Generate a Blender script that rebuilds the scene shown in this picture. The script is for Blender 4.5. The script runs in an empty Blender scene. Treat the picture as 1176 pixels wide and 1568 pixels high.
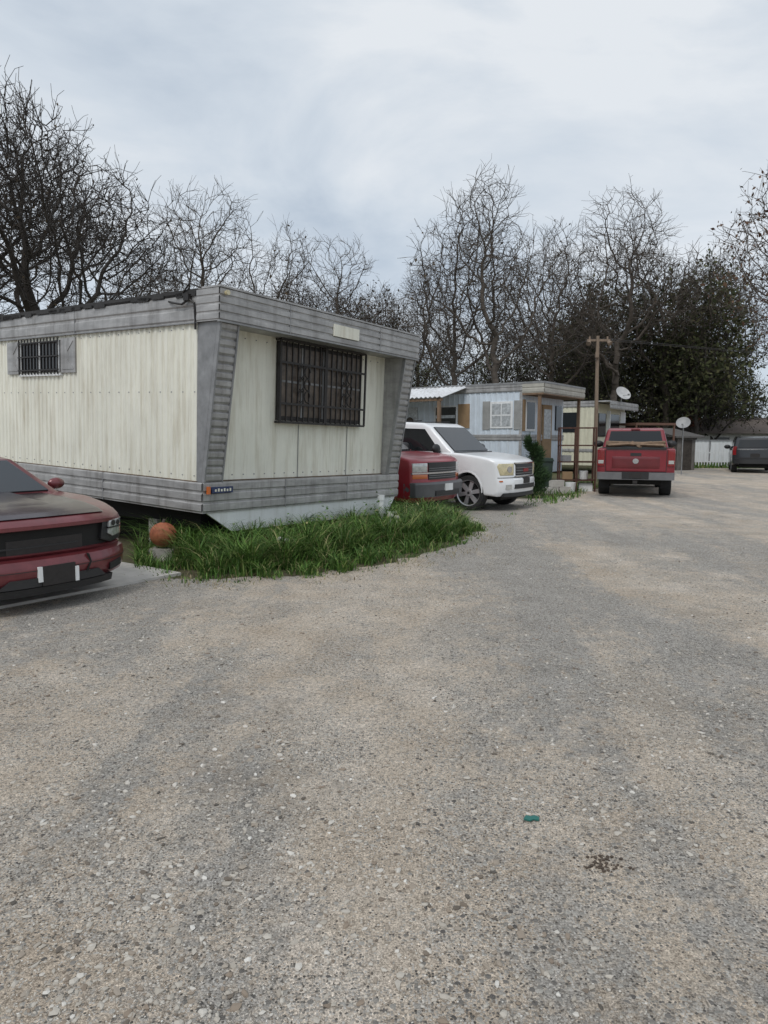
import bpy, bmesh, math, random
import numpy as np
from mathutils import Vector, Matrix
R=math.radians
random.seed(4); rng=np.random.default_rng(7)
S=bpy.context.scene
COL=S.collection

# ---------------------------------------------------------------- materials
def newmat(name):
    m=bpy.data.materials.new(name); m.use_nodes=True
    nt=m.node_tree; b=nt.nodes['Principled BSDF']
    return m,nt,b
def N(nt,t,**kw):
    n=nt.nodes.new(t)
    for k,v in kw.items():
        if k in n.inputs: n.inputs[k].default_value=v
        else: setattr(n,k,v)
    return n
def ramp(nt,fac,stops):
    r=nt.nodes.new('ShaderNodeValToRGB')
    el=r.color_ramp.elements
    while len(el)<len(stops): el.new(0.5)
    for e,(p,c) in zip(el,stops):
        e.position=p; e.color=(c[0],c[1],c[2],1)
    nt.links.new(fac,r.inputs[0]); return r.outputs[0]
def mix(nt,fac,a,b,mode='MIX'):
    m=nt.nodes.new('ShaderNodeMix'); m.data_type='RGBA'; m.blend_type=mode
    for sock,val in ((m.inputs[0],fac),(m.inputs[6],a),(m.inputs[7],b)):
        if hasattr(val,'links') or isinstance(val,bpy.types.NodeSocket): nt.links.new(val,sock)
        elif isinstance(val,(int,float)): sock.default_value=val
        else: sock.default_value=(val[0],val[1],val[2],1)
    return m.outputs[2]
def M(name,col,rough=.6,metal=0.,var=.18,vs=3.,bump=0.,bs=40.,coat=0.,streak=None,sc=(1,1,1),spec=.5,sk=.5):
    m,nt,b=newmat(name)
    tc=N(nt,'ShaderNodeTexCoord'); mp=N(nt,'ShaderNodeMapping'); mp.inputs['Scale'].default_value=sc
    nt.links.new(tc.outputs['Object'],mp.inputs[0])
    n=N(nt,'ShaderNodeTexNoise'); n.inputs['Scale'].default_value=vs; n.inputs['Detail'].default_value=6; n.inputs['Roughness'].default_value=.65
    nt.links.new(mp.outputs[0],n.inputs['Vector'])
    lo=[c*(1-var) for c in col]; hi=[min(c*(1+var),.95) for c in col]
    out=ramp(nt,n.outputs['Fac'],[(.3,lo),(.7,hi)])
    if streak:
        mp2=N(nt,'ShaderNodeMapping'); mp2.inputs['Scale'].default_value=(5,5,.5)
        nt.links.new(tc.outputs['Object'],mp2.inputs[0])
        n2=N(nt,'ShaderNodeTexNoise'); n2.inputs['Scale'].default_value=1.6; n2.inputs['Detail'].default_value=9; n2.inputs['Roughness'].default_value=.7
        nt.links.new(mp2.outputs[0],n2.inputs['Vector'])
        f=ramp(nt,n2.outputs['Fac'],[(sk,(0,0,0)),(sk+.26,(.75,.75,.75))])
        out=mix(nt,f,out,streak)
    nt.links.new(out,b.inputs['Base Color'])
    b.inputs['Roughness'].default_value=rough; b.inputs['Metallic'].default_value=metal
    b.inputs['Coat Weight'].default_value=coat; b.inputs['Coat Roughness'].default_value=.12
    b.inputs['Specular IOR Level'].default_value=spec
    if bump:
        n3=N(nt,'ShaderNodeTexNoise'); n3.inputs['Scale'].default_value=bs; n3.inputs['Detail'].default_value=5
        nt.links.new(tc.outputs['Object'],n3.inputs['Vector'])
        bp=N(nt,'ShaderNodeBump'); bp.inputs['Strength'].default_value=bump; bp.inputs['Distance'].default_value=.02
        nt.links.new(n3.outputs['Fac'],bp.inputs['Height']); nt.links.new(bp.outputs[0],b.inputs['Normal'])
    return m
def islandmat(name,stops,rough=.8):
    m,nt,b=newmat(name)
    g=N(nt,'ShaderNodeNewGeometry')
    c=ramp(nt,g.outputs['Random Per Island'],stops)
    nt.links.new(c,b.inputs['Base Color']); b.inputs['Roughness'].default_value=rough
    b.inputs['Specular IOR Level'].default_value=.25
    return m

CREAM=M('cream_siding',(.75,.74,.645),.55,var=.07,vs=1.3,streak=(.46,.415,.31),bump=.15,bs=3,sk=.47)
CREAM3=M('cream_siding_b',(.62,.60,.47),.6,var=.08,streak=(.4,.37,.28))
WHITEB=M('pale_siding',(.60,.67,.74),.55,var=.08,streak=(.42,.43,.43))
WHITE=M('white_panel',(.74,.75,.75),.5,var=.06,vs=2,streak=(.5,.5,.46))
STONEW=M('pale_stone',(.45,.44,.41),.8,var=.2,vs=8)
ALU=M('aged_aluminium',(.37,.365,.36),.5,.3,var=.28,vs=2.5,streak=(.16,.15,.14),sc=(1,1,3),sk=.47)
ALUD=M('aged_aluminium_dark',(.25,.252,.255),.55,.3,var=.25,vs=5)
TAR=M('roof_tar',(.035,.034,.034),.85,var=.3,bump=.4,bs=20)
BLACK=M('black_iron',(.018,.015,.014),.55,var=.3,vs=20)
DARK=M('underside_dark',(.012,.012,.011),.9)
GLASS=M('dark_glass',(.012,.014,.016),.08,var=.1,spec=.6)
GLASSW=M('window_curtain',(.10,.075,.055),.35,var=.6,vs=9)
WOOD=M('old_wood',(.19,.125,.08),.8,var=.3,vs=8,sc=(1,1,.2))
POLE=M('pole_wood',(.20,.15,.11),.85,var=.3,vs=8,sc=(1,1,.2))
PLY=M('plywood',(.30,.20,.11),.8,var=.2)
RUST=M('rusty_steel',(.075,.032,.022),.85,var=.4,vs=12)
CONC=M('concrete',(.50,.475,.44),.9,var=.14,vs=4,bump=.2)
RUBBER=M('tyre_rubber',(.022,.022,.022),.85,var=.3,vs=10)
RIM=M('alloy_rim',(.50,.50,.51),.35,.5,var=.1)
CHROME=M('chrome',(.55,.55,.56),.2,1.,var=.1)
PLASTIC=M('black_plastic',(.02,.02,.021),.5,var=.2)
HLIGHT=M('headlamp_lens',(.50,.51,.50),.12,.3,var=.35,vs=14,coat=1)
HLIGHTY=M('headlamp_lens_yellowed',(.56,.49,.30),.2,.1,var=.3,vs=14,coat=1)
AMBER=M('amber_lens',(.6,.14,.02),.2,coat=1)
REDL=M('tail_lens',(.20,.008,.01),.15,coat=1)
PW=M('paint_white',(.78,.79,.80),.3,0,var=.03,coat=.6)
PR=M('paint_red',(.20,.013,.022),.34,.15,var=.15,coat=.6)
PR2=M('paint_red_faded',(.28,.02,.03),.35,.1,var=.15,coat=.5)
PM=M('paint_maroon',(.15,.03,.035),.36,.25,var=.25,vs=5,coat=.6)
HOODB=M('paint_hood_black',(.035,.018,.020),.30,.2,var=.5,vs=2,coat=.5)
PB=M('paint_black',(.012,.013,.016),.25,.1,coat=.8)
BRICK=M('brick',(.20,.075,.05),.85,var=.3,vs=20)
ROOFG=M('shingle_roof',(.10,.095,.09),.9,var=.3,vs=12)
BARK=M('tree_bark',(.086,.071,.058),.95,var=.35,vs=6)
BARKD=M('tree_bark_dark',(.05,.042,.036),.95,var=.35,vs=6)
ORANGE=M('orange_clay',(.33,.105,.05),.7,var=.35,vs=9,bump=.3)
TEAL=M('teal_plastic',(.015,.13,.11),.5)
BLUE=M('blue_badge',(.02,.035,.10),.4)

# ---------------------------------------------------------------- mesh tools
def empty(name,loc=(0,0,0),rot=(0,0,0)):
    e=bpy.data.objects.new(name,None); e.location=loc; e.rotation_euler=rot; COL.objects.link(e); return e
def mkobj(name,verts,faces,mats,parent=None,mi=None,smooth=False,recalc=True,angle=None):
    me=bpy.data.meshes.new(name); me.from_pydata(verts,[],faces); 
    for m in mats: me.materials.append(m)
    if mi is not None: me.polygons.foreach_set('material_index',mi)
    if recalc:
        bm=bmesh.new(); bm.from_mesh(me); bmesh.ops.recalc_face_normals(bm,faces=bm.faces); bm.to_mesh(me); bm.free()
    if smooth:
        me.polygons.foreach_set('use_smooth',[True]*len(me.polygons))
        if angle: me.set_sharp_from_angle(angle=R(angle))
    me.update()
    o=bpy.data.objects.new(name,me); COL.objects.link(o)
    if parent: o.parent=parent
    return o
class MB:
    def __init__(s): s.v=[];s.f=[];s.m=[]
    def add(s,vs,fs,mi=0):
        b=len(s.v); s.v+=[tuple(p) for p in vs]; s.f+=[tuple(b+i for i in f) for f in fs]; s.m+=[mi]*len(fs)
    def box(s,x0,x1,y0,y1,z0,z1,mi=0):
        s.add([(x0,y0,z0),(x1,y0,z0),(x1,y1,z0),(x0,y1,z0),(x0,y0,z1),(x1,y0,z1),(x1,y1,z1),(x0,y1,z1)],
              [(0,3,2,1),(4,5,6,7),(0,1,5,4),(1,2,6,5),(2,3,7,6),(3,0,4,7)],mi)
    def prism(s,pts,ax,a0,a1,mi=0,caps=True):
        n=len(pts)
        def P(p,a):
            return {'x':(a,p[0],p[1]),'y':(p[0],a,p[1]),'z':(p[0],p[1],a)}[ax]
        vs=[P(p,a0) for p in pts]+[P(p,a1) for p in pts]
        fs=[(i,(i+1)%n,n+(i+1)%n,n+i) for i in range(n)] 
        if caps: fs+= [tuple(range(n)),tuple(range(2*n-1,n-1,-1))]
        s.add(vs,fs,mi)
    def strip(s,pts,ax,a0,a1,mi=0):
        n=len(pts)
        def P(p,a):
            return {'x':(a,p[0],p[1]),'y':(p[0],a,p[1]),'z':(p[0],p[1],a)}[ax]
        vs=[P(p,a0) for p in pts]+[P(p,a1) for p in pts]
        s.add(vs,[(i,i+1,n+i+1,n+i) for i in range(n-1)],mi)
    def tube(s,p0,p1,r0,r1=None,k=8,mi=0):
        r1=r0 if r1 is None else r1
        p0=Vector(p0);p1=Vector(p1);d=(p1-p0).normalized()
        a=d.cross(Vector((0,0,1)) if abs(d.z)<.9 else Vector((1,0,0))).normalized(); b=d.cross(a)
        vs=[p0+(a*math.cos(t)+b*math.sin(t))*r0 for t in [2*math.pi*i/k for i in range(k)]]
        vs+=[p1+(a*math.cos(t)+b*math.sin(t))*r1 for t in [2*math.pi*i/k for i in range(k)]]
        s.add(vs,[(i,(i+1)%k,k+(i+1)%k,k+i) for i in range(k)]+[tuple(range(k)),tuple(range(2*k-1,k-1,-1))],mi)
    def path(s,pts,r,k=6,mi=0):
        for a,b in zip(pts[:-1],pts[1:]): s.tube(a,b,r,r,k,mi)
    def obj(s,name,mats,parent=None,**kw):
        return mkobj(name,s.v,s.f,mats,parent,s.m,**kw)
def ell(mb,c,r,seg=16,ring=10,mi=0,fn=None):
    vs=[];fs=[]
    for i in range(ring+1):
        th=math.pi*i/ring
        for j in range(seg):
            ph=2*math.pi*j/seg; k=fn(th,ph) if fn else 1
            vs.append((c[0]+r[0]*k*math.sin(th)*math.cos(ph),c[1]+r[1]*k*math.sin(th)*math.sin(ph),c[2]+r[2]*math.cos(th)))
    for i in range(ring):
        for j in range(seg):
            fs.append((i*seg+j,i*seg+(j+1)%seg,(i+1)*seg+(j+1)%seg,(i+1)*seg+j))
    mb.add(vs,fs,mi)

def ribpts(a0,a1,base,depth,sp,top=.35,ax=0,jit=0):
    pts=[];a=a0
    while a<a1:
        for f,d in ((0,0),(.5-top/2-.12,0),(.5-top/2,1),(.5+top/2,1),(.5+top/2+.12,0)):
            if a+f*sp<=a1: pts.append((base-depth*d+random.uniform(-jit,jit),a+f*sp))
        a+=sp
    pts.append((base,a1))
    return pts

# ---------------------------------------------------------------- camera, world, sun
cam=bpy.data.cameras.new('camera'); co=bpy.data.objects.new('camera',cam); COL.objects.link(co)
co.location=(0,0,1.6); co.rotation_euler=(R(90-6.09),0,0)
cam.sensor_fit='VERTICAL'; cam.sensor_height=36; cam.lens=24.1; cam.clip_end=2000; cam.clip_start=.05
S.camera=co
w=bpy.data.worlds.new('World'); S.world=w; w.use_nodes=True
nt=w.node_tree; nt.nodes.clear()
out=N(nt,'ShaderNodeOutputWorld'); sky=N(nt,'ShaderNodeTexSky'); sky.sky_type='NISHITA'; sky.sun_disc=False
SUN_EL,SUN_AZ=R(52),R(205)
sky.sun_elevation=SUN_EL; sky.sun_rotation=SUN_AZ
b1=N(nt,'ShaderNodeBackground'); b1.inputs[1].default_value=.08; nt.links.new(sky.outputs[0],b1.inputs[0])
tc=N(nt,'ShaderNodeTexCoord'); mp=N(nt,'ShaderNodeMapping'); mp.inputs['Scale'].default_value=(1,1,2.6); mp.inputs['Location'].default_value=(.35,.2,.1)
nt.links.new(tc.outputs['Generated'],mp.inputs[0])
n1=N(nt,'ShaderNodeTexNoise'); n1.inputs['Scale'].default_value=2.3; n1.inputs['Detail'].default_value=7; n1.inputs['Roughness'].default_value=.54; n1.inputs['Distortion'].default_value=.4
nt.links.new(mp.outputs[0],n1.inputs['Vector'])
cl=ramp(nt,n1.outputs['Fac'],[(.34,(.465,.53,.61)),(.48,(.595,.65,.71)),(.62,(.73,.76,.79))])
sep=N(nt,'ShaderNodeSeparateXYZ'); nt.links.new(tc.outputs['Generated'],sep.inputs[0])
gr=ramp(nt,sep.outputs[2],[(.0,(.92,.945,.975)),(.3,(.95,.96,.97)),(.55,(1.0,1.0,1.0)),(1,(1.1,1.1,1.1))])
cl=mix(nt,1.0,cl,gr,'MULTIPLY')
b2=N(nt,'ShaderNodeBackground'); b2.inputs[1].default_value=1.2; nt.links.new(cl,b2.inputs[0])
ms=N(nt,'ShaderNodeMixShader'); ms.inputs[0].default_value=.88
nt.links.new(b1.outputs[0],ms.inputs[1]); nt.links.new(b2.outputs[0],ms.inputs[2]); nt.links.new(ms.outputs[0],out.inputs[0])
sl=bpy.data.lights.new('sun','SUN'); sl.energy=1.4; sl.angle=R(18); sl.color=(1,.97,.93)
so=bpy.data.objects.new('sun',sl); COL.objects.link(so)
az=SUN_AZ; sd=Vector((math.sin(az)*math.cos(SUN_EL),math.cos(az)*math.cos(SUN_EL),math.sin(SUN_EL)))
so.rotation_euler=sd.to_track_quat('Z','Y').to_euler()
S.view_settings.view_transform='Standard'; S.view_settings.look='None'; S.view_settings.exposure=0

# ---------------------------------------------------------------- ground
def ground_mat(name,gravel=True):
    m,nt,b=newmat(name)
    tc=N(nt,'ShaderNodeTexCoord')
    def noise(scale,detail=6,rough=.6,sc=(1,1,1),rot=0,loc=(0,0,0),dist=0):
        mp=N(nt,'ShaderNodeMapping'); mp.inputs['Scale'].default_value=sc; mp.inputs['Rotation'].default_value=(0,0,rot); mp.inputs['Location'].default_value=loc
        nt.links.new(tc.outputs['Object'],mp.inputs[0])
        n=N(nt,'ShaderNodeTexNoise'); n.noise_dimensions='2D'; n.inputs['Scale'].default_value=scale; n.inputs['Detail'].default_value=detail; n.inputs['Roughness'].default_value=rough; n.inputs['Distortion'].default_value=dist
        nt.links.new(mp.outputs[0],n.inputs['Vector']); return n.outputs['Fac']
    def vor(scale):
        v=N(nt,'ShaderNodeTexVoronoi'); v.voronoi_dimensions='2D'; v.inputs['Scale'].default_value=scale
        nt.links.new(tc.outputs['Object'],v.inputs['Vector']); return v
    def math_(op,a,b2):
        q=N(nt,'ShaderNodeMath'); q.operation=op
        for i,x in enumerate((a,b2)):
            if isinstance(x,(int,float)): q.inputs[i].default_value=x
            else: nt.links.new(x,q.inputs[i])
        return q.outputs[0]
    def sepc(col):
        s=N(nt,'ShaderNodeSeparateColor'); nt.links.new(col,s.inputs[0]); return s.outputs
    if gravel:
        med=noise(7,5,.75,loc=(4,4,0))
        tan=ramp(nt,noise(1.4,5,.7),[(.3,(.50,.415,.325)),(.5,(.59,.505,.41)),(.7,(.67,.59,.50))])
        gry=ramp(nt,noise(2.2,5,.7,loc=(5,3,0)),[(.3,(.31,.288,.258)),(.7,(.46,.43,.392))])
        track=noise(.62,4,.6,sc=(1.15,.22,1),rot=R(24),dist=.5)
        tk=math_('ADD',track,math_('MULTIPLY',math_('SUBTRACT',med,.5),.55))
        tf=ramp(nt,tk,[(.39,(.0,.0,.0)),(.53,(1,1,1))])
        base=mix(nt,tf,gry,tan)
        stain=ramp(nt,math_('ADD',noise(.9,4,.7,loc=(9,1,0)),math_('MULTIPLY',math_('SUBTRACT',med,.5),.3)),[(.57,(0,0,0)),(.70,(.45,.45,.45))])
        base=mix(nt,stain,base,(.26,.238,.21))
        fine=ramp(nt,noise(140,3,.8),[(.36,(.40,.385,.37)),(.45,(.90,.90,.90)),(.55,(1.12,1.12,1.12)),(.66,(1.45,1.45,1.45))])
        base=mix(nt,.78,base,fine,'MULTIPLY')
        fine2=ramp(nt,noise(38,3,.8,loc=(1,7,0)),[(.36,(.58,.57,.56)),(.46,(.97,.97,.97)),(.56,(1.08,1.08,1.08)),(.66,(1.38,1.38,1.38))])
        base=mix(nt,.85,base,fine2,'MULTIPLY')
        v1=vor(105); v2=vor(42)
        dens=ramp(nt,math_('SUBTRACT',math_('ADD',noise(1.6,4,.75,loc=(3,3,1)),.03),math_('MULTIPLY',math_('SUBTRACT',tk,.5),.5)),[(.40,(.10,.10,.10)),(.62,(.8,.8,.8))])
        c1=sepc(v1.outputs['Color'])
        p1=math_('MULTIPLY',math_('LESS_THAN',v1.outputs['Distance'],.46),math_('LESS_THAN',c1[0],dens))
        pc1=ramp(nt,c1[1],[(0,(.10,.092,.082)),(.25,(.29,.268,.238)),(.65,(.50,.462,.41)),(1,(.68,.645,.59))])
        base=mix(nt,p1,base,pc1)
        c2=sepc(v2.outputs['Color'])
        p2=math_('MULTIPLY',math_('LESS_THAN',v2.outputs['Distance'],.38),math_('LESS_THAN',c2[0],math_('MULTIPLY',dens,.25)))
        pc2=ramp(nt,c2[1],[(0,(.14,.13,.12)),(.5,(.37,.345,.31)),(1,(.56,.53,.475))])
        base=mix(nt,p2,base,pc2)
        nt.links.new(base,b.inputs['Base Color'])
        h=math_('ADD',math_('MULTIPLY',p1,math_('SUBTRACT',.6,v1.outputs['Distance'])),math_('MULTIPLY',math_('MULTIPLY',p2,math_('SUBTRACT',.6,v2.outputs['Distance'])),2.4))
        h=math_('ADD',h,math_('MULTIPLY',fine,.8))
        h=math_('ADD',h,math_('MULTIPLY',med,2.6))
        bp=N(nt,'ShaderNodeBump'); bp.inputs['Strength'].default_value=.8; bp.inputs['Distance'].default_value=.009
        nt.links.new(h,bp.inputs['Height']); nt.links.new(bp.outputs[0],b.inputs['Normal'])
    else:
        base=ramp(nt,noise(.8,6,.75),[(.3,(.10,.085,.06)),(.5,(.13,.12,.07)),(.65,(.07,.10,.035))])
        nt.links.new(base,b.inputs['Base Color'])
        bp=N(nt,'ShaderNodeBump'); bp.inputs['Strength'].default_value=.8; bp.inputs['Distance'].default_value=.05
        nt.links.new(noise(20,4,.8),bp.inputs['Height']); nt.links.new(bp.outputs[0],b.inputs['Normal'])
    b.inputs['Roughness'].default_value=.95; b.inputs['Specular IOR Level'].default_value=.2
    return m
GRAV=ground_mat('gravel',True); SOIL=ground_mat('soil_grass',False)
mkobj('ground',[(-700,-300,0),(700,-300,0),(700,900,0),(-700,900,0)],[(0,1,2,3)],[SOIL],recalc=False)
edge=[(-40,-12),(45,-12),(70,33),(40,37),(15.5,38),(12.5,31),(9.3,26),(6.0,20.6),(4.6,18.6),(1.0,17.5),(-3,19),(-1,14),(1.35,12.6),(1.45,11.3),(.9,9.9),(.1,8.75),(-1,7.9),(-1.9,7.7),(-2.7,7.85),(-3.6,8.4),(-12,14),(-40,20)]
pe=[]
for i in range(len(edge)):
    a=Vector(edge[i]);b_=Vector(edge[(i+1)%len(edge)]); n=max(1,int((b_-a).length/.25)) if (b_-a).length<14 else 1
    for j in range(n):
        p=a.lerp(b_,j/n); 
        if n>1: p+=Vector((random.uniform(-.09,.09),random.uniform(-.09,.09)))
        pe.append((p.x,p.y,.006))
mkobj('gravel_lot',pe,[tuple(range(len(pe)))],[GRAV],recalc=False)

def pip(x,y,poly):
    ins=np.zeros(len(x),bool); n=len(poly)
    for i in range(n):
        x0,y0=poly[i];x1,y1=poly[(i+1)%n]
        c=((y0>y)!=(y1>y))&(x<(x1-x0)*(y-y0)/((y1-y0)+1e-9)+x0); ins^=c
    return ins
def stones(name,n,mat,smin,smax,ymax,pw=5):
    Y=1.3+ (ymax-1.3)*rng.random(n)**1.5
    X=(rng.random(n)*2-1)*(Y*.62+.3)
    dn=np.sin(X*2.1+Y*.9+1)+np.sin(X*1.1-Y*1.7)+.7*np.sin(X*5+Y*3.1)
    keep=pip(X,Y,edge)&(rng.random(n)<.50+.26*dn); X=X[keep];Y=Y[keep];n=len(X)
    ico=bmesh.new(); bmesh.ops.create_icosphere(ico,subdivisions=1,radius=1)
    iv=np.array([v.co[:] for v in ico.verts]); fi=np.array([[v.index for v in f.verts] for f in ico.faces]); ico.free()
    k=len(iv)
    s=smin+(smax-smin)*rng.random(n)**pw
    V=iv[None]*(1+.8*(rng.random((n,k,1))-.5))
    sc=np.stack([s*(.7+.8*rng.random(n)),s*(.6+.5*rng.random(n)),s*(.35+.35*rng.random(n))],1)
    V=V*sc[:,None,:]
    a=rng.random(n)*6.28; ca,sa=np.cos(a),np.sin(a)
    x=V[:,:,0]*ca[:,None]-V[:,:,1]*sa[:,None]; y=V[:,:,0]*sa[:,None]+V[:,:,1]*ca[:,None]
    V=np.stack([x+X[:,None],y+Y[:,None],V[:,:,2]+(s*.12)[:,None]+.006],2).reshape(-1,3)
    F=(fi[None]+ (np.arange(n)*k)[:,None,None]).reshape(-1,3)
    mkobj(name,V.tolist(),F.tolist(),[mat],recalc=False)
STONE=islandmat('loose_stone',[(0,(.09,.083,.073)),(.14,(.25,.20,.155)),(.38,(.37,.335,.285)),(.78,(.47,.435,.38)),(.96,(.54,.51,.46)),(1,(.64,.62,.575))],.95)
stones('loose_gravel',54000,STONE,.0035,.0145,10,7)

def blades(name,X,Y,H,mat,width=.010,lean=.5,z0=.0):
    n=len(X); a=rng.random(n)*6.283; l=H*lean*(.3+rng.random(n))
    dx,dy=np.cos(a),np.sin(a); px,py=-dy,dx
    w=width*(.6+.8*rng.random(n))
    V=np.zeros((n,7,3))
    for i,(t,ww) in enumerate(((0,1),(.4,.9),(.75,.6))):
        cx=X+dx*l*t*t; cy=Y+dy*l*t*t; cz=z0+H*(t-.25*t*t*t)
        V[:,2*i]=np.stack([cx-px*w*ww/2,cy-py*w*ww/2,cz],1); V[:,2*i+1]=np.stack([cx+px*w*ww/2,cy+py*w*ww/2,cz],1)
    V[:,6]=np.stack([X+dx*l*1.15,Y+dy*l*1.15,z0+H*.72],1)
    b=(np.arange(n)*7)[:,None]
    q=np.concatenate([b+np.array([[0,1,3,2]]),b+np.array([[2,3,5,4]])],0)
    t=b+np.array([[4,5,6]])
    return mkobj(name,V.reshape(-1,3).tolist(),q.tolist()+t.tolist(),[mat],recalc=False)
def sample(poly,n):
    P=np.array(poly); lo=P.min(0);hi=P.max(0)
    X=lo[0]+(hi[0]-lo[0])*rng.random(n);Y=lo[1]+(hi[1]-lo[1])*rng.random(n)
    k=pip(X,Y,poly); return X[k],Y[k]
GRASS=islandmat('grass_blade',[(0,(.03,.07,.013)),(.4,(.065,.14,.025)),(.76,(.115,.21,.042)),(.88,(.19,.26,.07)),(1,(.36,.31,.16))],.6)
DRY=islandmat('dry_grass',[(0,(.22,.17,.09)),(.5,(.34,.28,.17)),(1,(.12,.14,.05))],.8)
gp=[(-3.0,8.1),(-2.4,7.5),(-1.6,7.45),(-1.0,7.65),(-.3,8.05),(.2,8.6),(.8,9.5),(1.5,10.8),(1.9,12.1),(1.75,13.3),(.6,13.8),(-.2,12.7),(-2.3,9.9),(-3.3,10.4),(-3.35,9.2)]
X,Y=sample(gp,95000)
cl_=np.sin(X*5.1+1)*np.cos(Y*4.3)+.6*np.sin(X*11+Y*7)+.5*np.sin(Y*13-X*5)
fe=np.array(gp[:10]); dmin=np.full(len(X),9.)
for i in range(9):
    a=fe[i];b_=fe[i+1];ab=b_-a
    t=np.clip(((X-a[0])*ab[0]+(Y-a[1])*ab[1])/(ab@ab),0,1)
    dmin=np.minimum(dmin,np.hypot(X-a[0]-t*ab[0],Y-a[1]-t*ab[1]))
rag=dmin-.30*(1+np.sin(X*6.3+Y*2)*np.cos(Y*7-X*3)+.6*np.sin(X*15+Y*3)+.55*np.sin(X*2.6+1))
k=(rng.random(len(X))<np.clip(.62+.38*cl_,.06,1))&((rag>0)|(rng.random(len(X))<.10)); X,Y,cl_,dmin=X[k],Y[k],cl_[k],dmin[k]
H=(.06+.40*np.clip(dmin/.8,0,1))*(.72+.44*cl_)*(.45+.9*rng.random(len(X)))
blades('grass_patch',X,Y,np.clip(H,.035,.74),GRASS,.011,.95)
dp=[(-3.2,8.0),(-2.9,7.3),(-1.4,7.05),(-.4,7.5),(.6,8.5),(1.4,9.7),(2.2,11.2),(2.4,13),(1.5,12.6),(1.1,11.2),(.6,10),(-.1,9),(-1,8.2),(-2,8.0)]
X,Y=sample(dp,10000); k=rng.random(len(X))<.42+.5*np.sin(X*4)*np.cos(Y*3); X,Y=X[k],Y[k]
blades('dry_grass_fringe',X,Y,.015+.06*rng.random(len(X)),DRY,.008,1.5)
wp=[(1.3,13.0),(2.3,13.6),(3.3,15),(3.9,16.2),(5.2,18.4),(6.0,20.2),(7.6,24),(7,25),(4.5,21.5),(3.9,18.4),(3.5,16.8),(2.6,14.7),(1.4,13.6)]
X,Y=sample(wp,17000); k=rng.random(len(X))<np.where(Y<16.5,.22,.5)+.4*np.sin(X*5)*np.cos(Y*4); X,Y=X[k],Y[k]
blades('weed_strip',X,Y,np.where(Y<16.5,.3,1.)*(.05+.26*rng.random(len(X)))*(.7+.5*np.sin(X*4+Y*2)),GRASS,.018,.8)
fp=[(13,36.5),(15.5,37.4),(40,36.6),(44,42),(14,43)]
X,Y=sample(fp,16000); blades('far_grass',X,Y,.08+.22*rng.random(len(X)),GRASS,.05,.7)

# ---------------------------------------------------------------- trailer 1
YAW=math.atan2(.813,.582)
T1=empty('mobile_home',(-2.46,8.93,0),(.036,.016,YAW))
W,LN=4.42,13.0; Z0=.636; ZB=1.04; ZT=3.09; ZR=3.47
def ridge(y,z0,z1,n,d=.018):
    pts=[];h=(z1-z0)/n
    for i in range(n):
        z=z0+i*h
        pts+=[(y,z),(y,z+h*.12),(y-d,z+h*.24),(y-d,z+h*.86),(y,z+h*.98)]
    pts.append((y,z1)); return pts
mb=MB()
mb.box(.03,W-.03,.06,LN,Z0,ZR-.02)
mb.obj('core_box',[CREAM],T1)
mb=MB(); mb.strip(ribpts(.0,LN,.0,.016,.118,jit=.0015),'z',ZB,ZT); mb.obj('left_siding',[CREAM],T1)
mb=MB(); mb.strip(ribpts(.0,LN,W,-.016,.118),'z',ZB,ZT); mb.obj('right_siding',[CREAM],T1)
mb=MB(); mb.strip([(a,b) for b,a in ribpts(.28,W-.28,.04,.005,.205,top=.12,jit=.0012)],'z',ZB,ZT); mb.obj('front_siding',[CREAM],T1)
EB,ET=-.09,-.37
mb=MB()
mb.strip([(x,z) for x,z in ridge(-.022,Z0,ZB,3)],'y',EB-.02,LN)
mb.strip([(x,z) for x,z in ridge(W+.03,Z0,ZB,3,-.018)],'y',EB-.02,LN)
mb.strip(ridge(EB-.02,Z0,ZB,3),'x',-.022,W+.022)
mb.box(-.02,W+.02,EB-.018,.05,Z0+.002,ZB-.004)
mb.box(-.018,.03,0,LN,Z0+.004,ZB-.006)
mb.strip(ridge(-.024,ZT-.02,ZR-.05,2,.014),'y',0,LN)
mb.strip(ridge(W+.024,ZT-.02,ZR-.05,2,-.014),'y',0,LN)
mb.strip(ridge(ET-.05,ZT-.02,ZR,4,.016),'x',-.045,W+.045)
mb.box(-.04,W+.04,ET-.045,.06,ZT-.015,ZR-.01)
mb.strip(ridge(-.045,ZT-.02,ZR,4,.008),'y',ET-.05,0.0)
mb.obj('metal_trim',[ALU],T1)
mb=MB()
for x in (1.5,2.95): mb.box(x-.006,x+.006,EB-.042,EB-.03,Z0,ZB)
for x in (1.2,3.3): mb.box(x-.006,x+.006,ET-.069,ET-.05,ZT-.02,ZR)
for y in (2.1,4.6,7.2): mb.box(-.043,-.02,y-.006,y+.006,Z0,ZB); mb.box(-.041,-.02,y+.7,y+.712,ZT-.02,ZR-.05)
mb.box(-.05,W+.05,ET-.07,ET-.02,ZT-.035,ZT-.018); mb.box(-.05,-.02,0,LN,ZT-.032,ZT-.018)
mb.obj('trim_joints',[ALUD],T1)
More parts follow.
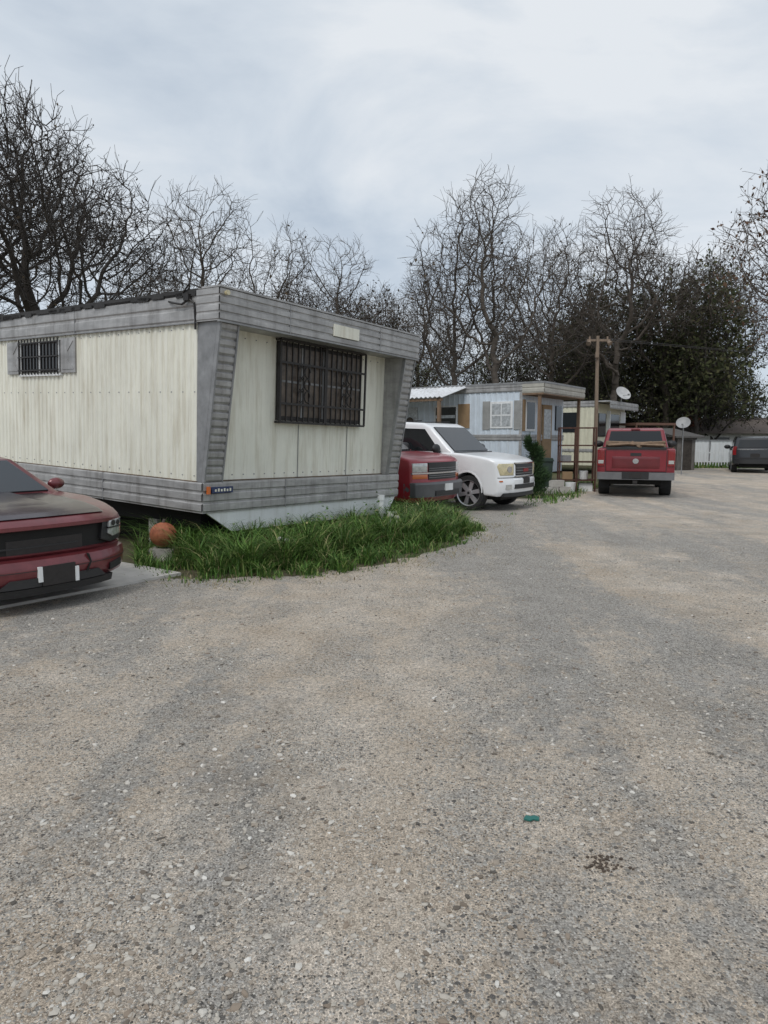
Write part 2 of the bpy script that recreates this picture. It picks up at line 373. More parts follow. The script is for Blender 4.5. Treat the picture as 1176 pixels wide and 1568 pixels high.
# grimy drip strip where the siding meets the lower band
mb=MB(); mb.box(-.022,-.014,0,LN,ZB-.002,ZB+.012); mb.box(.30,W-.30,.018,.03,ZB-.002,ZB+.012); mb.obj('drip_edge',[M('rust_grime',(.13,.085,.05),.8,var=.5,vs=9)],T1)
def wing(x0,x1,name):
    pts=[]; n=20
    for i in range(n):
        for f,d in ((.0,0),(.3,-.022),(.8,-.022),(.999,0)):
            t=(i+f)/n; pts.append((EB+(ET-EB)*t+d*1.0,ZB+(ZT-.02-ZB)*t))
    mbw=MB(); mbw.prism([(y,z) for y,z in pts]+[(.05,ZT-.02),(.05,ZB)],'x',x0,x1)
    mbw.obj(name,[ALU],T1)
    mbp=MB()
    for xx in (x0-.004,x1-.02):
        mbp.prism([(EB-.03,ZB),(ET-.034,ZT-.02),(ET+.03,ZT-.02),(EB+.03,ZB)],'x',xx,xx+.024)
    mbp.obj(name+'_edge',[ALUD],T1)
    mbq=MB(); mbq.prism([(EB+.03,ZB),(ET+.03,ZT-.02),(.045,ZT-.02),(.045,ZB)],'x',(x0-.006 if x0<1 else x1),(x0+.01 if x0<1 else x1+.006)); mbq.obj(name+'_cheek',[ALUD],T1)
wing(0.0,.31,'left_wing'); wing(W-.31,W,'right_wing')
mb=MB(); mb.prism([(-.03,ZR-.055),(-.05,ZR-.03),(-.05,ZR+.012),(W*.5,ZR+.05),(W+.05,ZR+.012),(W+.05,ZR-.03),(W+.03,ZR-.055)],'y',-.03,LN); 
for i in range(60):
    y=random.uniform(0,LN); mb.box(-.057,-.04,y,y+random.uniform(.1,.5),ZR-.055-random.uniform(0,.03),ZR-.02)
mb.obj('roof',[TAR],T1)
mb=MB(); mb.box(-.055,W+.055,ET-.075,-.03,ZR+.0,ZR+.022); mb.box(W-.1,W+.055,-.03,LN,ZR+.013,ZR+.03); mb.obj('roof_edge_trim',[ALU],T1)
mb=MB(); mb.prism([(.06,Z0+.0),(.50,.36),(W-.25,.34),(W-.02,Z0)],'y',EB+.0,EB+.03); mb.obj('white_skirt',[WHITE],T1)
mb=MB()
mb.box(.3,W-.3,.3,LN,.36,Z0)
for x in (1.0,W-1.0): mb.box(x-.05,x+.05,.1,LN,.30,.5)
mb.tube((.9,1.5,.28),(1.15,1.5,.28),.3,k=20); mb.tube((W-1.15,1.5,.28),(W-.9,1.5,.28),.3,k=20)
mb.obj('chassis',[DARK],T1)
mb=MB(); 
for y in (1.2,3.6,6,9): mb.box(.25,.65,y,y+.2,-.2-.03*y,.4); mb.box(W-.6,W-.2,y,y+.2,-.2-.03*y,.4)
mb.obj('support_blocks',[CONC],T1)
mb=MB(); mb.box(.9,.98,.6,LN,-.6,Z0-.002); mb.box(W-.3,W-.2,.2,LN,-.4,Z0-.002); mb.obj('underfloor_dark_sheets',[DARK],T1)  # upright near-black sheets running the length beneath the floor
mb=MB()
wx0,wx1,wz0,wz1=1.42,3.38,1.90,3.03
mb.box(wx0,wx1,.0,.06,wz0,wz1,0)
mb.box(wx0+.06,wx1-.06,-.012,.02,wz0+.06,wz1-.06,1)
for x in (wx0+.5,(wx0+wx1)/2,wx1-.5): mb.box(x-.018,x+.018,-.02,.0,wz0+.05,wz1-.05,2)
mb.box(wx0+.05,wx1-.05,-.022,.0,(wz0+wz1)/2-.015,(wz0+wz1)/2+.015,2)
mb.obj('front_window',[BLACK,GLASSW,ALUD],T1)
mb=MB()
for a,b_ in ((wx0-.02,(wx0+wx1)/2-.015),((wx0+wx1)/2+.015,wx1+.03)):
    y=-.075
    for z in (wz0-.03,wz0+.24,wz1-.3,wz1+.02): mb.box(a,b_,y-.012,y+.012,z-.016,z+.016)
    n=8
    for i in range(n+1):
        x=a+(b_-a)*i/n; r=.018 if i in (0,n) else .009
        mb.box(x-r,x+r,y-.01,y+.01,wz0-.03,wz1+.02)
    for z in (wz0-.03,wz1+.02):
        for x in (a+.01,b_-.01): mb.box(x-.012,x+.012,y,.04,z-.012,z+.012)
    mb.box(a,b_,y,.03,wz0-.045,wz0-.03)
    cx=(a+b_)/2
    for cz in (wz0+.36,wz0+.54,wz0+.72):
        for sx in (-1,1):
            pts=[(cx+sx*(.07+.06*math.cos(t)),y-.014,cz+.085*math.sin(t)) for t in [i*math.pi/6 for i in range(11)]]
            mb.path(pts,.010,5)
mb.obj('security_bars',[BLACK],T1)
mb=MB()
sy0,sy1,sz0,sz1=2.80,4.85,2.50,3.02
mb.box(-.03,.02,sy0+.42,sy1-.42,sz0+.02,sz1-.02,0)
mb.box(-.034,.0,sy0+.5,sy1-.5,sz0+.07,sz1-.07,1)
for y in (sy0,sy1-.40):
    mb.box(-.04,.0,y,y+.40,sz0,sz1,2)
    mb.prism([(y+.04,sz0+.05),(y+.36,sz0+.05),(y+.2,sz0+.2)],'x',-.048,-.03,2); mb.prism([(y+.04,sz1-.05),(y+.2,sz1-.2),(y+.36,sz1-.05)],'x',-.048,-.03,2)
for i in range(13):
    y=sy0+.44+(sy1-sy0-.88)*i/12; mb.box(-.075,-.06,y-.008,y+.008,sz0-.02,sz1+.02,0)
for z in (sz0+.05,(sz0+sz1)/2,sz1-.04): mb.box(-.08,-.06,sy0+.42,sy1-.42,z-.01,z+.01,0)
for y in (sy0+.46,(sy0+sy1)/2,sy1-.46): mb.box(-.04,-.03,y-.02,y+.02,sz0+.02,sz1-.02,3)
mb.box(-.05,.0,sy0+.40,sy1-.40,sz0-.04,sz0,3)
mb.obj('side_window',[BLACK,GLASS,ALU,WHITE],T1)
mb=MB(); mb.box(2.12,2.72,ET-.085,ET-.06,3.17,3.34,0)
mb.box(.10,.46,EB-.062,EB-.035,.90,.98,1)
for i,x in enumerate((.15,.2,.25,.30,.35,.40)): mb.box(x,x+.025,EB-.066,EB-.06,.92,.96 if i%2 else .95,0)
mb.box(.03,.07,EB-.07,EB-.035,.89,.99,2)
mb.tube((.05,ET-.11,ZR-.06),(.05,ET-.06,ZR-.06),.03,k=10,mi=3)
mb.obj('badges',[CREAM,BLUE,AMBER,HLIGHTY],T1)
mb=MB()
mb.path([(-.05,.55,3.36),(-.08,.42,3.33),(-.08,.25,3.30),(-.07,.12,3.36),(-.06,.03,3.30),(-.05,.02,3.1),(-.04,.03,2.98)],.014,6)
mb.box(-.1,-.04,.1,.2,3.34,3.42)
mb.path([(-.06,.25,3.45),(-.08,.1,3.55),(-.05,-.1,3.48)],.01,5)
mb.obj('cable',[BLACK],T1)
mb=MB()
for z in (1.12,3.0,2.2):
    for i in range(30):
        y=.06+i*.236; mb.box(-.024,-.012,y-.007,y+.007,z-.007,z+.007)
for z in (1.12,2.98):
    for i in range(18): 
        x=.40+i*.205; mb.box(x-.007,x+.007,.024,.036,z-.007,z+.007)
for x in (1.92,3.1): mb.box(x-.004,x+.004,.028,.036,ZB,wz0-.05)
mb.obj('screws',[ALUD],T1)

cp=empty('concrete_pad',(-2.46,8.93,0),(0,0,YAW))
mb=MB(); mb.prism([(-4.2,-.55),(-.75,-.62),(-.70,7),(-4.2,7)],'z',-.05,.035); mb.obj('slab',[CONC],cp)

# ---------------------------------------------------------------- trailer 2
T2=empty('mobile_home',(4.4,22.0,0),(0,0,YAW))
W2_,L2,ZR2=3.55,13,3.36
mb=MB(); mb.box(.02,W2_-.02,.05,L2,.45,ZR2-.06,0); mb.obj('core_box',[WHITEB],T2)
mb=MB(); mb.strip(ribpts(0,L2,0,.014,.2,top=.2),'z',1.72,3.12); mb.strip(ribpts(0,L2,0,.014,.2,top=.2),'z',.45,1.55)
mb.strip([(a,b) for b,a in ribpts(0,W2_,.03,.012,.2,top=.2)],'z',.45,3.12); mb.obj('siding',[WHITEB],T2)
mb=MB(); mb.strip(ridge(-.02,1.54,1.74,2),'y',0,L2); mb.strip(ridge(.0,1.54,1.74,2),'x',0,W2_); mb.strip(ridge(-.03,3.10,3.34,2),'y',0,L2,)
mb.box(-.02,.0,0,.1,.45,3.1)
mb.obj('metal_trim',[ALU],T2)
mb=MB(); mb.box(-.06,W2_+.06,-.75,L2,ZR2-.03,ZR2+.03,0); mb.obj('roof',[ALUD],T2)
mb=MB(); mb.box(-.04,W2_+.04,-.72,.0,2.98,ZR2-.03,0); 
for x in (.0,W2_-.09): mb.box(x,x+.09,-.6,-.51,0,2.98,0)
mb.strip(ridge(-.725,3.02,3.34,2),'x',-.05,W2_+.05,1); mb.strip(ridge(-.045,3.04,3.33,2,.012),'y',-.73,.0,1)
mb.obj('front_overhang',[WOOD,M('tan_fascia',(.40,.385,.34),.7,streak=(.2,.18,.15))],T2)
mb=MB()
mb.box(-.04,.0,.32,1.12,1.94,2.80,0); mb.box(-.05,.0,.39,1.05,2.01,2.73,1)
mb.box(-.055,-.03,.39,1.05,2.34,2.38,0); mb.box(-.055,-.03,.7,.73,2.01,2.73,0)
mb.box(-.03,.0,1.14,1.40,1.90,2.82,2); mb.box(-.03,.0,.06,.28,1.90,2.82,2)
mb.box(-.04,.0,2.34,3.25,2.0,2.72,0); mb.box(-.05,.0,2.4,3.19,2.05,2.67,3)
mb.box(-.06,.0,2.42,3.18,2.30,2.4,1)
mb.box(-.035,.0,1.88,2.32,1.96,2.76,4)
mb.box(-.03,.0,3.95,4.6,.6,2.7,1)
mb.box(.25,1.0,-.02,.03,1.85,2.85,0); mb.box(.32,.93,-.03,.03,1.92,2.78,3); mb.box(.06,.22,-.01,.03,1.85,2.85,4)
mb.box(1.6,2.4,-.02,.03,.7,2.75,4); mb.box(1.7,2.3,-.03,.03,1.6,2.6,1); mb.box(2.8,3.3,-.02,.03,1.9,2.75,3)
mb.obj('windows_and_shutters',[WHITE,M('foil_screen',(.45,.47,.48),.4,.3,var=.4,vs=12),M('grey_shutter',(.28,.28,.27),.6),GLASS,PLY],T2)
mb=MB()
for i in range(22):
    y=2.0+i*.17; mb.prism([(y,2.90),(y+.085,2.95),(y+.17,2.90),(y+.17,2.885),(y+.085,2.935),(y,2.885)],'x',-1.65,0,0)
mb.v=[(x,y,z+.42*(1+x/1.65)) for x,y,z in mb.v]
mb.obj('awning',[M('awning_metal',(.66,.67,.68),.5,.1,var=.15,vs=1.5,streak=(.25,.2,.16))],T2)
mb=MB()
mb.box(-1.6,-1.50,2.1,2.2,.2,2.9,1); mb.box(-1.6,-1.50,5.5,5.6,.2,2.9,1); mb.box(-1.6,-1.5,2.05,5.7,2.80,2.88,1)
mb.box(-1.5,0,2.4,5.7,.45,.55,1)
for i in range(17): mb.box(-1.48,-1.44,2.4+i*.1,2.44+i*.1,.6,1.9,0)
mb.box(-1.5,-1.42,2.3,4.4,1.88,1.95,0); mb.box(-1.5,-1.42,2.3,4.4,1.4,1.45,0)
mb.obj('porch',[WHITE,WOOD],T2)
mb=MB(); ell(mb,(-.06,4.25,2.2),(.03,.16,.16)); mb.obj('wreath',[BARK],T2,smooth=True)

# ---------------------------------------------------------------- trailer 3
T3=empty('mobile_home',(9.55,31.0,0),(0,0,YAW))
mb=MB(); mb.box(.02,4.3,.05,12,.4,3.2,0); mb.strip(ribpts(0,12,0,.015,.2),'z',.4,3.05,0)
mb.obj('siding',[CREAM3],T3)
mb=MB(); mb.strip(ridge(-.03,3.03,3.28,2),'y',0,12); mb.strip(ridge(-.02,1.0,1.15,1),'y',0,12); mb.box(-.05,4.4,-.55,12,3.24,3.3); mb.strip(ridge(-.56,2.95,3.26,2),'x',-.05,4.4); mb.obj('metal_trim',[ALU],T3)
mb=MB(); mb.box(-.03,0,.9,1.9,1.9,2.8,0); mb.box(.3,1.3,-.0,.06,1.7,2.75,0); mb.box(1.9,3.3,.0,.06,1.7,2.75,0); mb.box(1.5,1.6,-.1,.06,.4,2.9,1); mb.box(3.5,4.3,.0,.06,.4,2.9,1)
mb.obj('windows',[GLASS,WHITE],T3)

def dish(name,loc,rz,r=.38,post=1.0,col=.45):
    e=empty(name,loc,(0,0,rz)); mb=MB()
    vs=[];fs=[];K=20
    for i in range(5):
        rr=r*i/4+.001
        for j in range(K):
            t=2*math.pi*j/K; vs.append((rr*math.cos(t),.28*(1-(rr/r)**2)*r*.9, rr*math.sin(t)))
    for i in range(4):
        for j in range(K): fs.append((i*K+j,i*K+(j+1)%K,(i+1)*K+(j+1)%K,(i+1)*K+j))
    m=Matrix.Rotation(R(-35),4,'X')
    mb.add([m@Vector(v) for v in vs],fs,0)
    mb.obj('reflector',[M('dish_grey',(col,col,col),.5)],e,smooth=True,recalc=False)
    mb=MB(); mb.tube((0,.15,-post),(0,.12,-.05),.025); mb.tube((0,.1,-.1),(0,-.35,-.12),.012); mb.box(-.03,.03,-.42,-.34,-.14,-.06)
    mb.obj('mount',[ALUD],e)
dish('satellite_dish',(10.9,31.6,3.68),.3,.36,.42)
dish('satellite_dish',(13.25,30.6,2.32),-.5,.30,2.32,.3)

# ---------------------------------------------------------------- vehicles
def arch(xc,r,zc,zb,n=12):
    a0=math.asin(max(-1,min(1,(zb-zc)/r)))
    return [(xc+r*math.cos(t),zc+r*math.sin(t)) for t in [math.pi-a0-(math.pi-2*a0)*i/n for i in range(n+1)]]
def cut_deform(bm,D,zb):
    co_=np.array([v.co[:] for v in bm.verts]); lo=co_.min(0);hi=co_.max(0)
    for ax,step in ((0,.2),(1,.125),(2,.15)):
        c=math.ceil((lo[ax]+.004)/step)*step
        cs=[]
        while c<hi[ax]-.004: cs.append(c); c+=step
        if ax==2 and lo[2]<zb<hi[2]: cs.append(zb)
        for c in cs:
            no=[0,0,0];no[ax]=1;p=[0,0,0];p[ax]=c
            bmesh.ops.bisect_plane(bm,geom=bm.verts[:]+bm.edges[:]+bm.faces[:],dist=1e-5,plane_co=p,plane_no=no)
    for v in bm.verts: v.co=D(*v.co)
class Car:
    def __init__(s,name,loc,heading,L,W,H,zb,fr=.18,rr=.06,tum=.14,ft=.06,rt=.03,nose=0.):
        s.e=empty(name,(loc[0],loc[1],0),(0,0,math.atan2(heading[1],heading[0])))
        s.L,s.hw,s.H,s.zb=L,W/2,H,zb; s.p=(fr,rr,tum,ft,rt); s.nose=nose
    def D(s,x,y,z):
        fr,rr,tum,ft,rt=s.p; q=min(1.1,abs(y)/s.hw); c=lambda a:max(0,min(1,a))
        kf=c(1+x/1.0); kr=c((-x-(s.L-.8))/.8)
        x2=x-fr*q**3*kf+rr*q**3*kr
        y2=y*(1-ft*c(1+x/1.1)**2-rt*kr**2)
        if z>s.zb: y2*=1-tum*(z-s.zb)/(s.H-s.zb)
        else: y2*=1-.05*((s.zb-z)/s.zb)**2
        z2=z-s.nose*q**4*kf*c((z-.5)/.4)
        return (x2,y2,z2)
    def part(s,name,pts,ax,a0,a1,mat,bevel=0,seg=2):
        bm=bmesh.new()
        P={'x':lambda p,a:(a,p[0],p[1]),'y':lambda p,a:(p[0],a,p[1]),'z':lambda p,a:(p[0],p[1],a)}[ax]
        va=[bm.verts.new(P(p,a0)) for p in pts]; vb=[bm.verts.new(P(p,a1)) for p in pts]; n=len(pts)
        fa=bm.faces.new(va); fb=bm.faces.new(vb[::-1])
        for i in range(n): bm.faces.new((va[i],vb[i],vb[(i+1)%n],va[(i+1)%n]))
        bmesh.ops.recalc_face_normals(bm,faces=bm.faces)
        if bevel:
            ed=list(set(fa.edges)|set(fb.edges))
            bmesh.ops.bevel(bm,geom=ed,offset=bevel,segments=seg,profile=.5,affect='EDGES',clamp_overlap=True)
        bmesh.ops.triangulate(bm,faces=[f for f in bm.faces if len(f.verts)>4])
        cut_deform(bm,s.D,s.zb)
        me=bpy.data.meshes.new(name); bm.to_mesh(me); bm.free(); me.materials.append(mat)
        me.polygons.foreach_set('use_smooth',[True]*len(me.polygons)); me.set_sharp_from_angle(angle=R(32))
        o=bpy.data.objects.new(name,me); COL.objects.link(o); o.parent=s.e; return o
    def both(s,name,pts,x0,x1,mat,bevel=0):
        s.part(name,pts,'x',x0,x1,mat,bevel); s.part(name,[(-y,z) for y,z in pts][::-1],'x',x0,x1,mat,bevel)
    def slab(s,name,p0,p1,y,mat,out=.012,inn=.03):
        d=Vector((p1[0]-p0[0],p1[1]-p0[1])).normalized(); n=Vector((-d.y,d.x))
        if n.y<0: n=-n
        a=Vector(p0);b=Vector(p1)
        s.part(name,[tuple(a+n*out),tuple(b+n*out),tuple(b-n*inn),tuple(a-n*inn)],'y',-y,y,mat)
    def wheel(s,x,r,w=.24,spokes=6,rimr=.62,rim=None,inset=.035):
        for sd in (1,-1):
            K=32; yo=(s.hw-inset)*sd; yi=yo-w*sd
            prof=[(r*.60,yi),(r*.93,yi),(r,yi+.04*sd),(r,yo-.04*sd),(r*.94,yo),(r*rimr+.02,yo+.004*sd),(r*rimr,yo-.02*sd),(r*rimr,yo-.10*sd),(0.01,yo-.10*sd)]
            vs=[];fs=[];mi=[]
            for j in range(K):
                t=2*math.pi*j/K
                for a,y in prof: vs.append((x+a*math.cos(t),y,r+a*math.sin(t)))
            n=len(prof)
            mbw=MB()
            for j in range(K):
                for i in range(n-1): fs.append((j*n+i,j*n+i+1,((j+1)%K)*n+i+1,((j+1)%K)*n+i)); mi.append(0 if i<5 else (1 if i<6 else 2))
            mbw.v=vs;mbw.f=fs;mbw.m=mi
            for q in range(spokes):
                t=2*math.pi*q/spokes+.2; c,sn=math.cos(t),math.sin(t); h=r*.12
                a=[(0.0,-h*.8),(r*rimr,-h),(r*rimr,h),(0.0,h*.8)]
                vv=[(x+u*c-v*sn,yo-.03*sd,r+u*sn+v*c) for u,v in a]+[(x+u*c-v*sn,yo-.08*sd,r+u*sn+v*c) for u,v in a]
                mbw.add(vv,[(0,1,2,3),(4,7,6,5),(0,4,5,1),(1,5,6,2),(2,6,7,3),(3,7,4,0)],1)
            mbw.tube((x,yo-.09*sd,r),(x,yo-.015*sd,r),r*.2,k=14,mi=1)
            mbw.tube((x,yo-.03*sd,r),(x,yo-.012*sd,r),r*.08,k=10,mi=2)
            mbw.obj('wheel',[RUBBER,rim or RIM,PLASTIC],s.e,smooth=True,angle=35)
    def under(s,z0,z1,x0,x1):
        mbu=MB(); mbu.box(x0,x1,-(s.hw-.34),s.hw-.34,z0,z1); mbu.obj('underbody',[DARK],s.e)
    def mirror(s,x,z,mat,k=1.):
        for sd in (1,-1):
            mbm=MB(); y=s.hw*.97
            ell(mbm,(x,(y+.13)*sd,z),(.07*k,.12*k,.085*k),14,8,0,lambda th,ph:1+.12*math.cos(4*ph)*math.sin(th)); mbm.tube((x,(y-.08)*sd,z-.08),(x,(y+.1)*sd,z-.04),.03,k=8)
            mbm.obj('mirror',[mat],s.e,smooth=True)
def rect(a0,a1,b0,b1): return [(a0,b0),(a1,b0),(a1,b1),(a0,b1)]

HD=(.813,-.582)
def suv(name,loc,head,paint,front='a',L=5.13,W=2.0,H=1.95,zb=1.22,lens=HLIGHT,hood=1.16):
    c=Car(name,loc,head,L,W,H,zb,fr=.25 if front=='a' else .2,rr=.08)
    fa,ra,r=-.96,-3.93,.40
    dz=hood-1.16
    top=[(-.12,.34),(-.03,.42),(.0,.55),(.0,.70),(-.035,.75),(-.04,.95+dz),(-.07,1.02+dz),(-.14,1.065+dz),(-.30,1.11+dz),(-.60,1.155+dz),(-1.35,zb+.01),(-L+.12,zb+.01),(-L+.02,1.1),(-L,.62),(-L+.08,.45)]
    bot=[(-L+.3,.36)]+arch(ra,.47,r,.36)+arch(fa,.47,r,.36)
    c.part('body',top+bot,'y',-c.hw,c.hw,paint,.055,4)
    cab=[(-1.35,zb-.02),(-2.05,H-.11),(-2.25,H-.03),(-2.8,H),(-L+.55,H-.01),(-L+.25,H-.08),(-L+.08,zb-.02)]
    c.part('cabin',cab,'y',-c.hw+.05,c.hw-.05,paint,.06,4)
    c.slab('windshield',(-1.40,zb+.04),(-2.01,H-.13),c.hw-.17,GLASS)
    c.slab('rear_window',(-L+.10,zb+.1),(-L+.22,H-.16),c.hw-.22,GLASS)
    yy=c.hw-.05+.010
    c.part('side_glass_front',[(-1.72,zb+.04),(-2.18,H-.17),(-2.75,H-.15),(-2.75,zb+.04)],'y',-yy,yy,GLASS)
    c.part('side_glass_mid',[(-2.83,zb+.04),(-2.83,H-.15),(-3.66,H-.15),(-3.75,zb+.04)],'y',-yy,yy,GLASS)
    c.part('side_glass_rear',[(-3.85,zb+.04),(-3.78,H-.15),(-L+.42,H-.17),(-L+.32,zb+.06)],'y',-yy,yy,GLASS)
    for x in (-1.66,-2.79,-3.72): c.part('door_gap',rect(x-.007,x+.007,.45,zb+.0),'y',-c.hw-.003,c.hw+.003,PLASTIC)
    c.part('cowl',rect(-1.42,-1.30,zb-.01,zb+.025),'y',-c.hw+.14,c.hw-.14,PLASTIC)
    c.part('sill_gap',rect(-3.42,-1.5,.44,.455),'y',-c.hw-.003,c.hw+.003,PLASTIC)
    c.part('running_board',rect(-3.4,-1.5,.30,.37),'y',-c.hw-.01,c.hw+.01,PLASTIC)
    for x in (-2.6,-3.6): c.part('handle',rect(x-.09,x+.09,1.04,1.075),'y',-c.hw-.02,c.hw+.02,paint)
    c.part('roof_rack',rect(-L+.6,-2.4,H+.01,H+.035),'y',-c.hw+.22,-c.hw+.26,PLASTIC)
    c.part('roof_rack',rect(-L+.6,-2.4,H+.01,H+.035),'y',c.hw-.26,c.hw-.22,PLASTIC)
    for xx in (fa,ra):
        pts=arch(xx,.50,r,.38)+arch(xx,.465,r,.38)[::-1]
        c.part('arch_lip',pts,'y',-c.hw-.008,c.hw+.008,paint)
    c.wheel(fa,r,spokes=6,rimr=.68);c.wheel(ra,r,spokes=6,rimr=.68)
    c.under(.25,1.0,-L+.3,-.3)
    c.mirror(-1.72,zb+.10,PLASTIC,1.25)
    if front=='a':
        z1=1.0+dz
        c.both('headlamp',[(.56,.80),(.93,.80),(.985,z1-.06),(.95,z1),(.56,z1)],-.30,-.022,lens,.012)
        c.both('headlamp_bowl',[(.70+.070*math.cos(t),.5*(.8+z1)+.070*math.sin(t)) for t in [i*math.pi/6 for i in range(12)]],-.18,-.014,CHROME)
        c.part('grille',rect(-.48,.48,.79,z1),'x',-.1,-.022,PLASTIC,.02)
        for z in (.84,.90,.96): c.part('grille_bar',rect(-.47,.47,z-.005,z+.005),'x',-.03,-.014,ALUD)
        c.part('grille_frame',rect(-.52,.52,z1-.01,z1+.02),'x',-.05,-.012,CHROME); c.part('grille_frame',rect(-.52,.52,.76,.785),'x',-.05,-.008,CHROME)
        c.part('grille_badge',rect(-.13,.13,.87,.94),'x',-.03,-.008,M('badge_red',(.25,.02,.02),.4))
        c.part('intake',rect(-.55,.55,.50,.60),'x',-.05,.012,PLASTIC)
        c.both('fog_lamp',[(.66,.50),(.82,.50),(.82,.60),(.66,.60)],-.05,.012,HLIGHT)
        c.both('marker',[(.90,.66),(.97,.66),(.97,.69),(.90,.69)],-.05,.012,AMBER)
        c.part('bumper_gap',rect(-.98,.98,.745,.757),'x',-.3,-.02,PLASTIC)
        c.part('lower_lip',rect(-.85,.85,.33,.41),'x',-.12,-.02,PLASTIC)
        c.part('plate',rect(-.16,.16,.61,.74),'x',-.02,.02,BLACK)
    else:
        c.part('bumper',[(-.25,.42),(.07,.45),(.09,.70),(.05,.74),(-.25,.74)],'y',-c.hw-.0,c.hw+.0,M('bumper_grey',(.10,.10,.105),.5),.02)
        c.part('intake',rect(-.5,.5,.47,.57),'x',.03,.098,PLASTIC)
        z1=.99+dz
        c.both('headlamp',[(.60,.94),(.96,.94),(.96,z1),(.60,z1)],-.18,-.026,HLIGHT,.01)
        c.both('turn_lamp',[(.60,.81),(.96,.81),(.96,.90),(.60,.90)],-.18,-.026,AMBER,.01)
        c.part('grille',rect(-.57,.57,.79,z1+.01),'x',-.1,-.024,PLASTIC)
        c.part('grille_bar',rect(-.98,.98,.905,.935),'x',-.12,-.014,CHROME)
        for z in (.83,.87,.975,1.015): c.part('grille_slat',rect(-.56,.56,z-.004,z+.004),'x',-.05,-.016,ALUD)
        c.part('plate',rect(-.16,.16,.56,.70),'x',.02,.105,WHITE)
    for sd in (1,-1):
        pts=[(sd*(c.hw-.16),.85),(sd*(c.hw-.01),.85),(sd*(c.hw-.01),1.25),(sd*(c.hw-.16),1.25)]
        if sd<0: pts=pts[::-1]
        c.part('tail_lamp',pts,'x',-L-.012,-L+.12,REDL)
    c.part('rear_bumper',[(-L-.08,.45),(-L-.08,.66),(-L+.1,.66),(-L+.1,.45)],'y',-c.hw+.01,c.hw-.01,paint,.02)
    c.part('rear_plate',rect(-.2,.2,.75,.92),'x',-L-.02,-L,BLACK)
    return c
suv('parked_suv',(3.22,15.5),HD,PW,'a',lens=HLIGHTY,hood=1.22,zb=1.28,H=2.0)
suv('parked_suv',(1.25,14.03),HD,PR2,'b',hood=1.29,zb=1.32,H=1.9)
suv('parked_suv',(17.2+.42*4.9,31.9+.9*4.9),(.42,.907),PB,'a',L=4.9,W=1.95,H=1.72,zb=1.1)

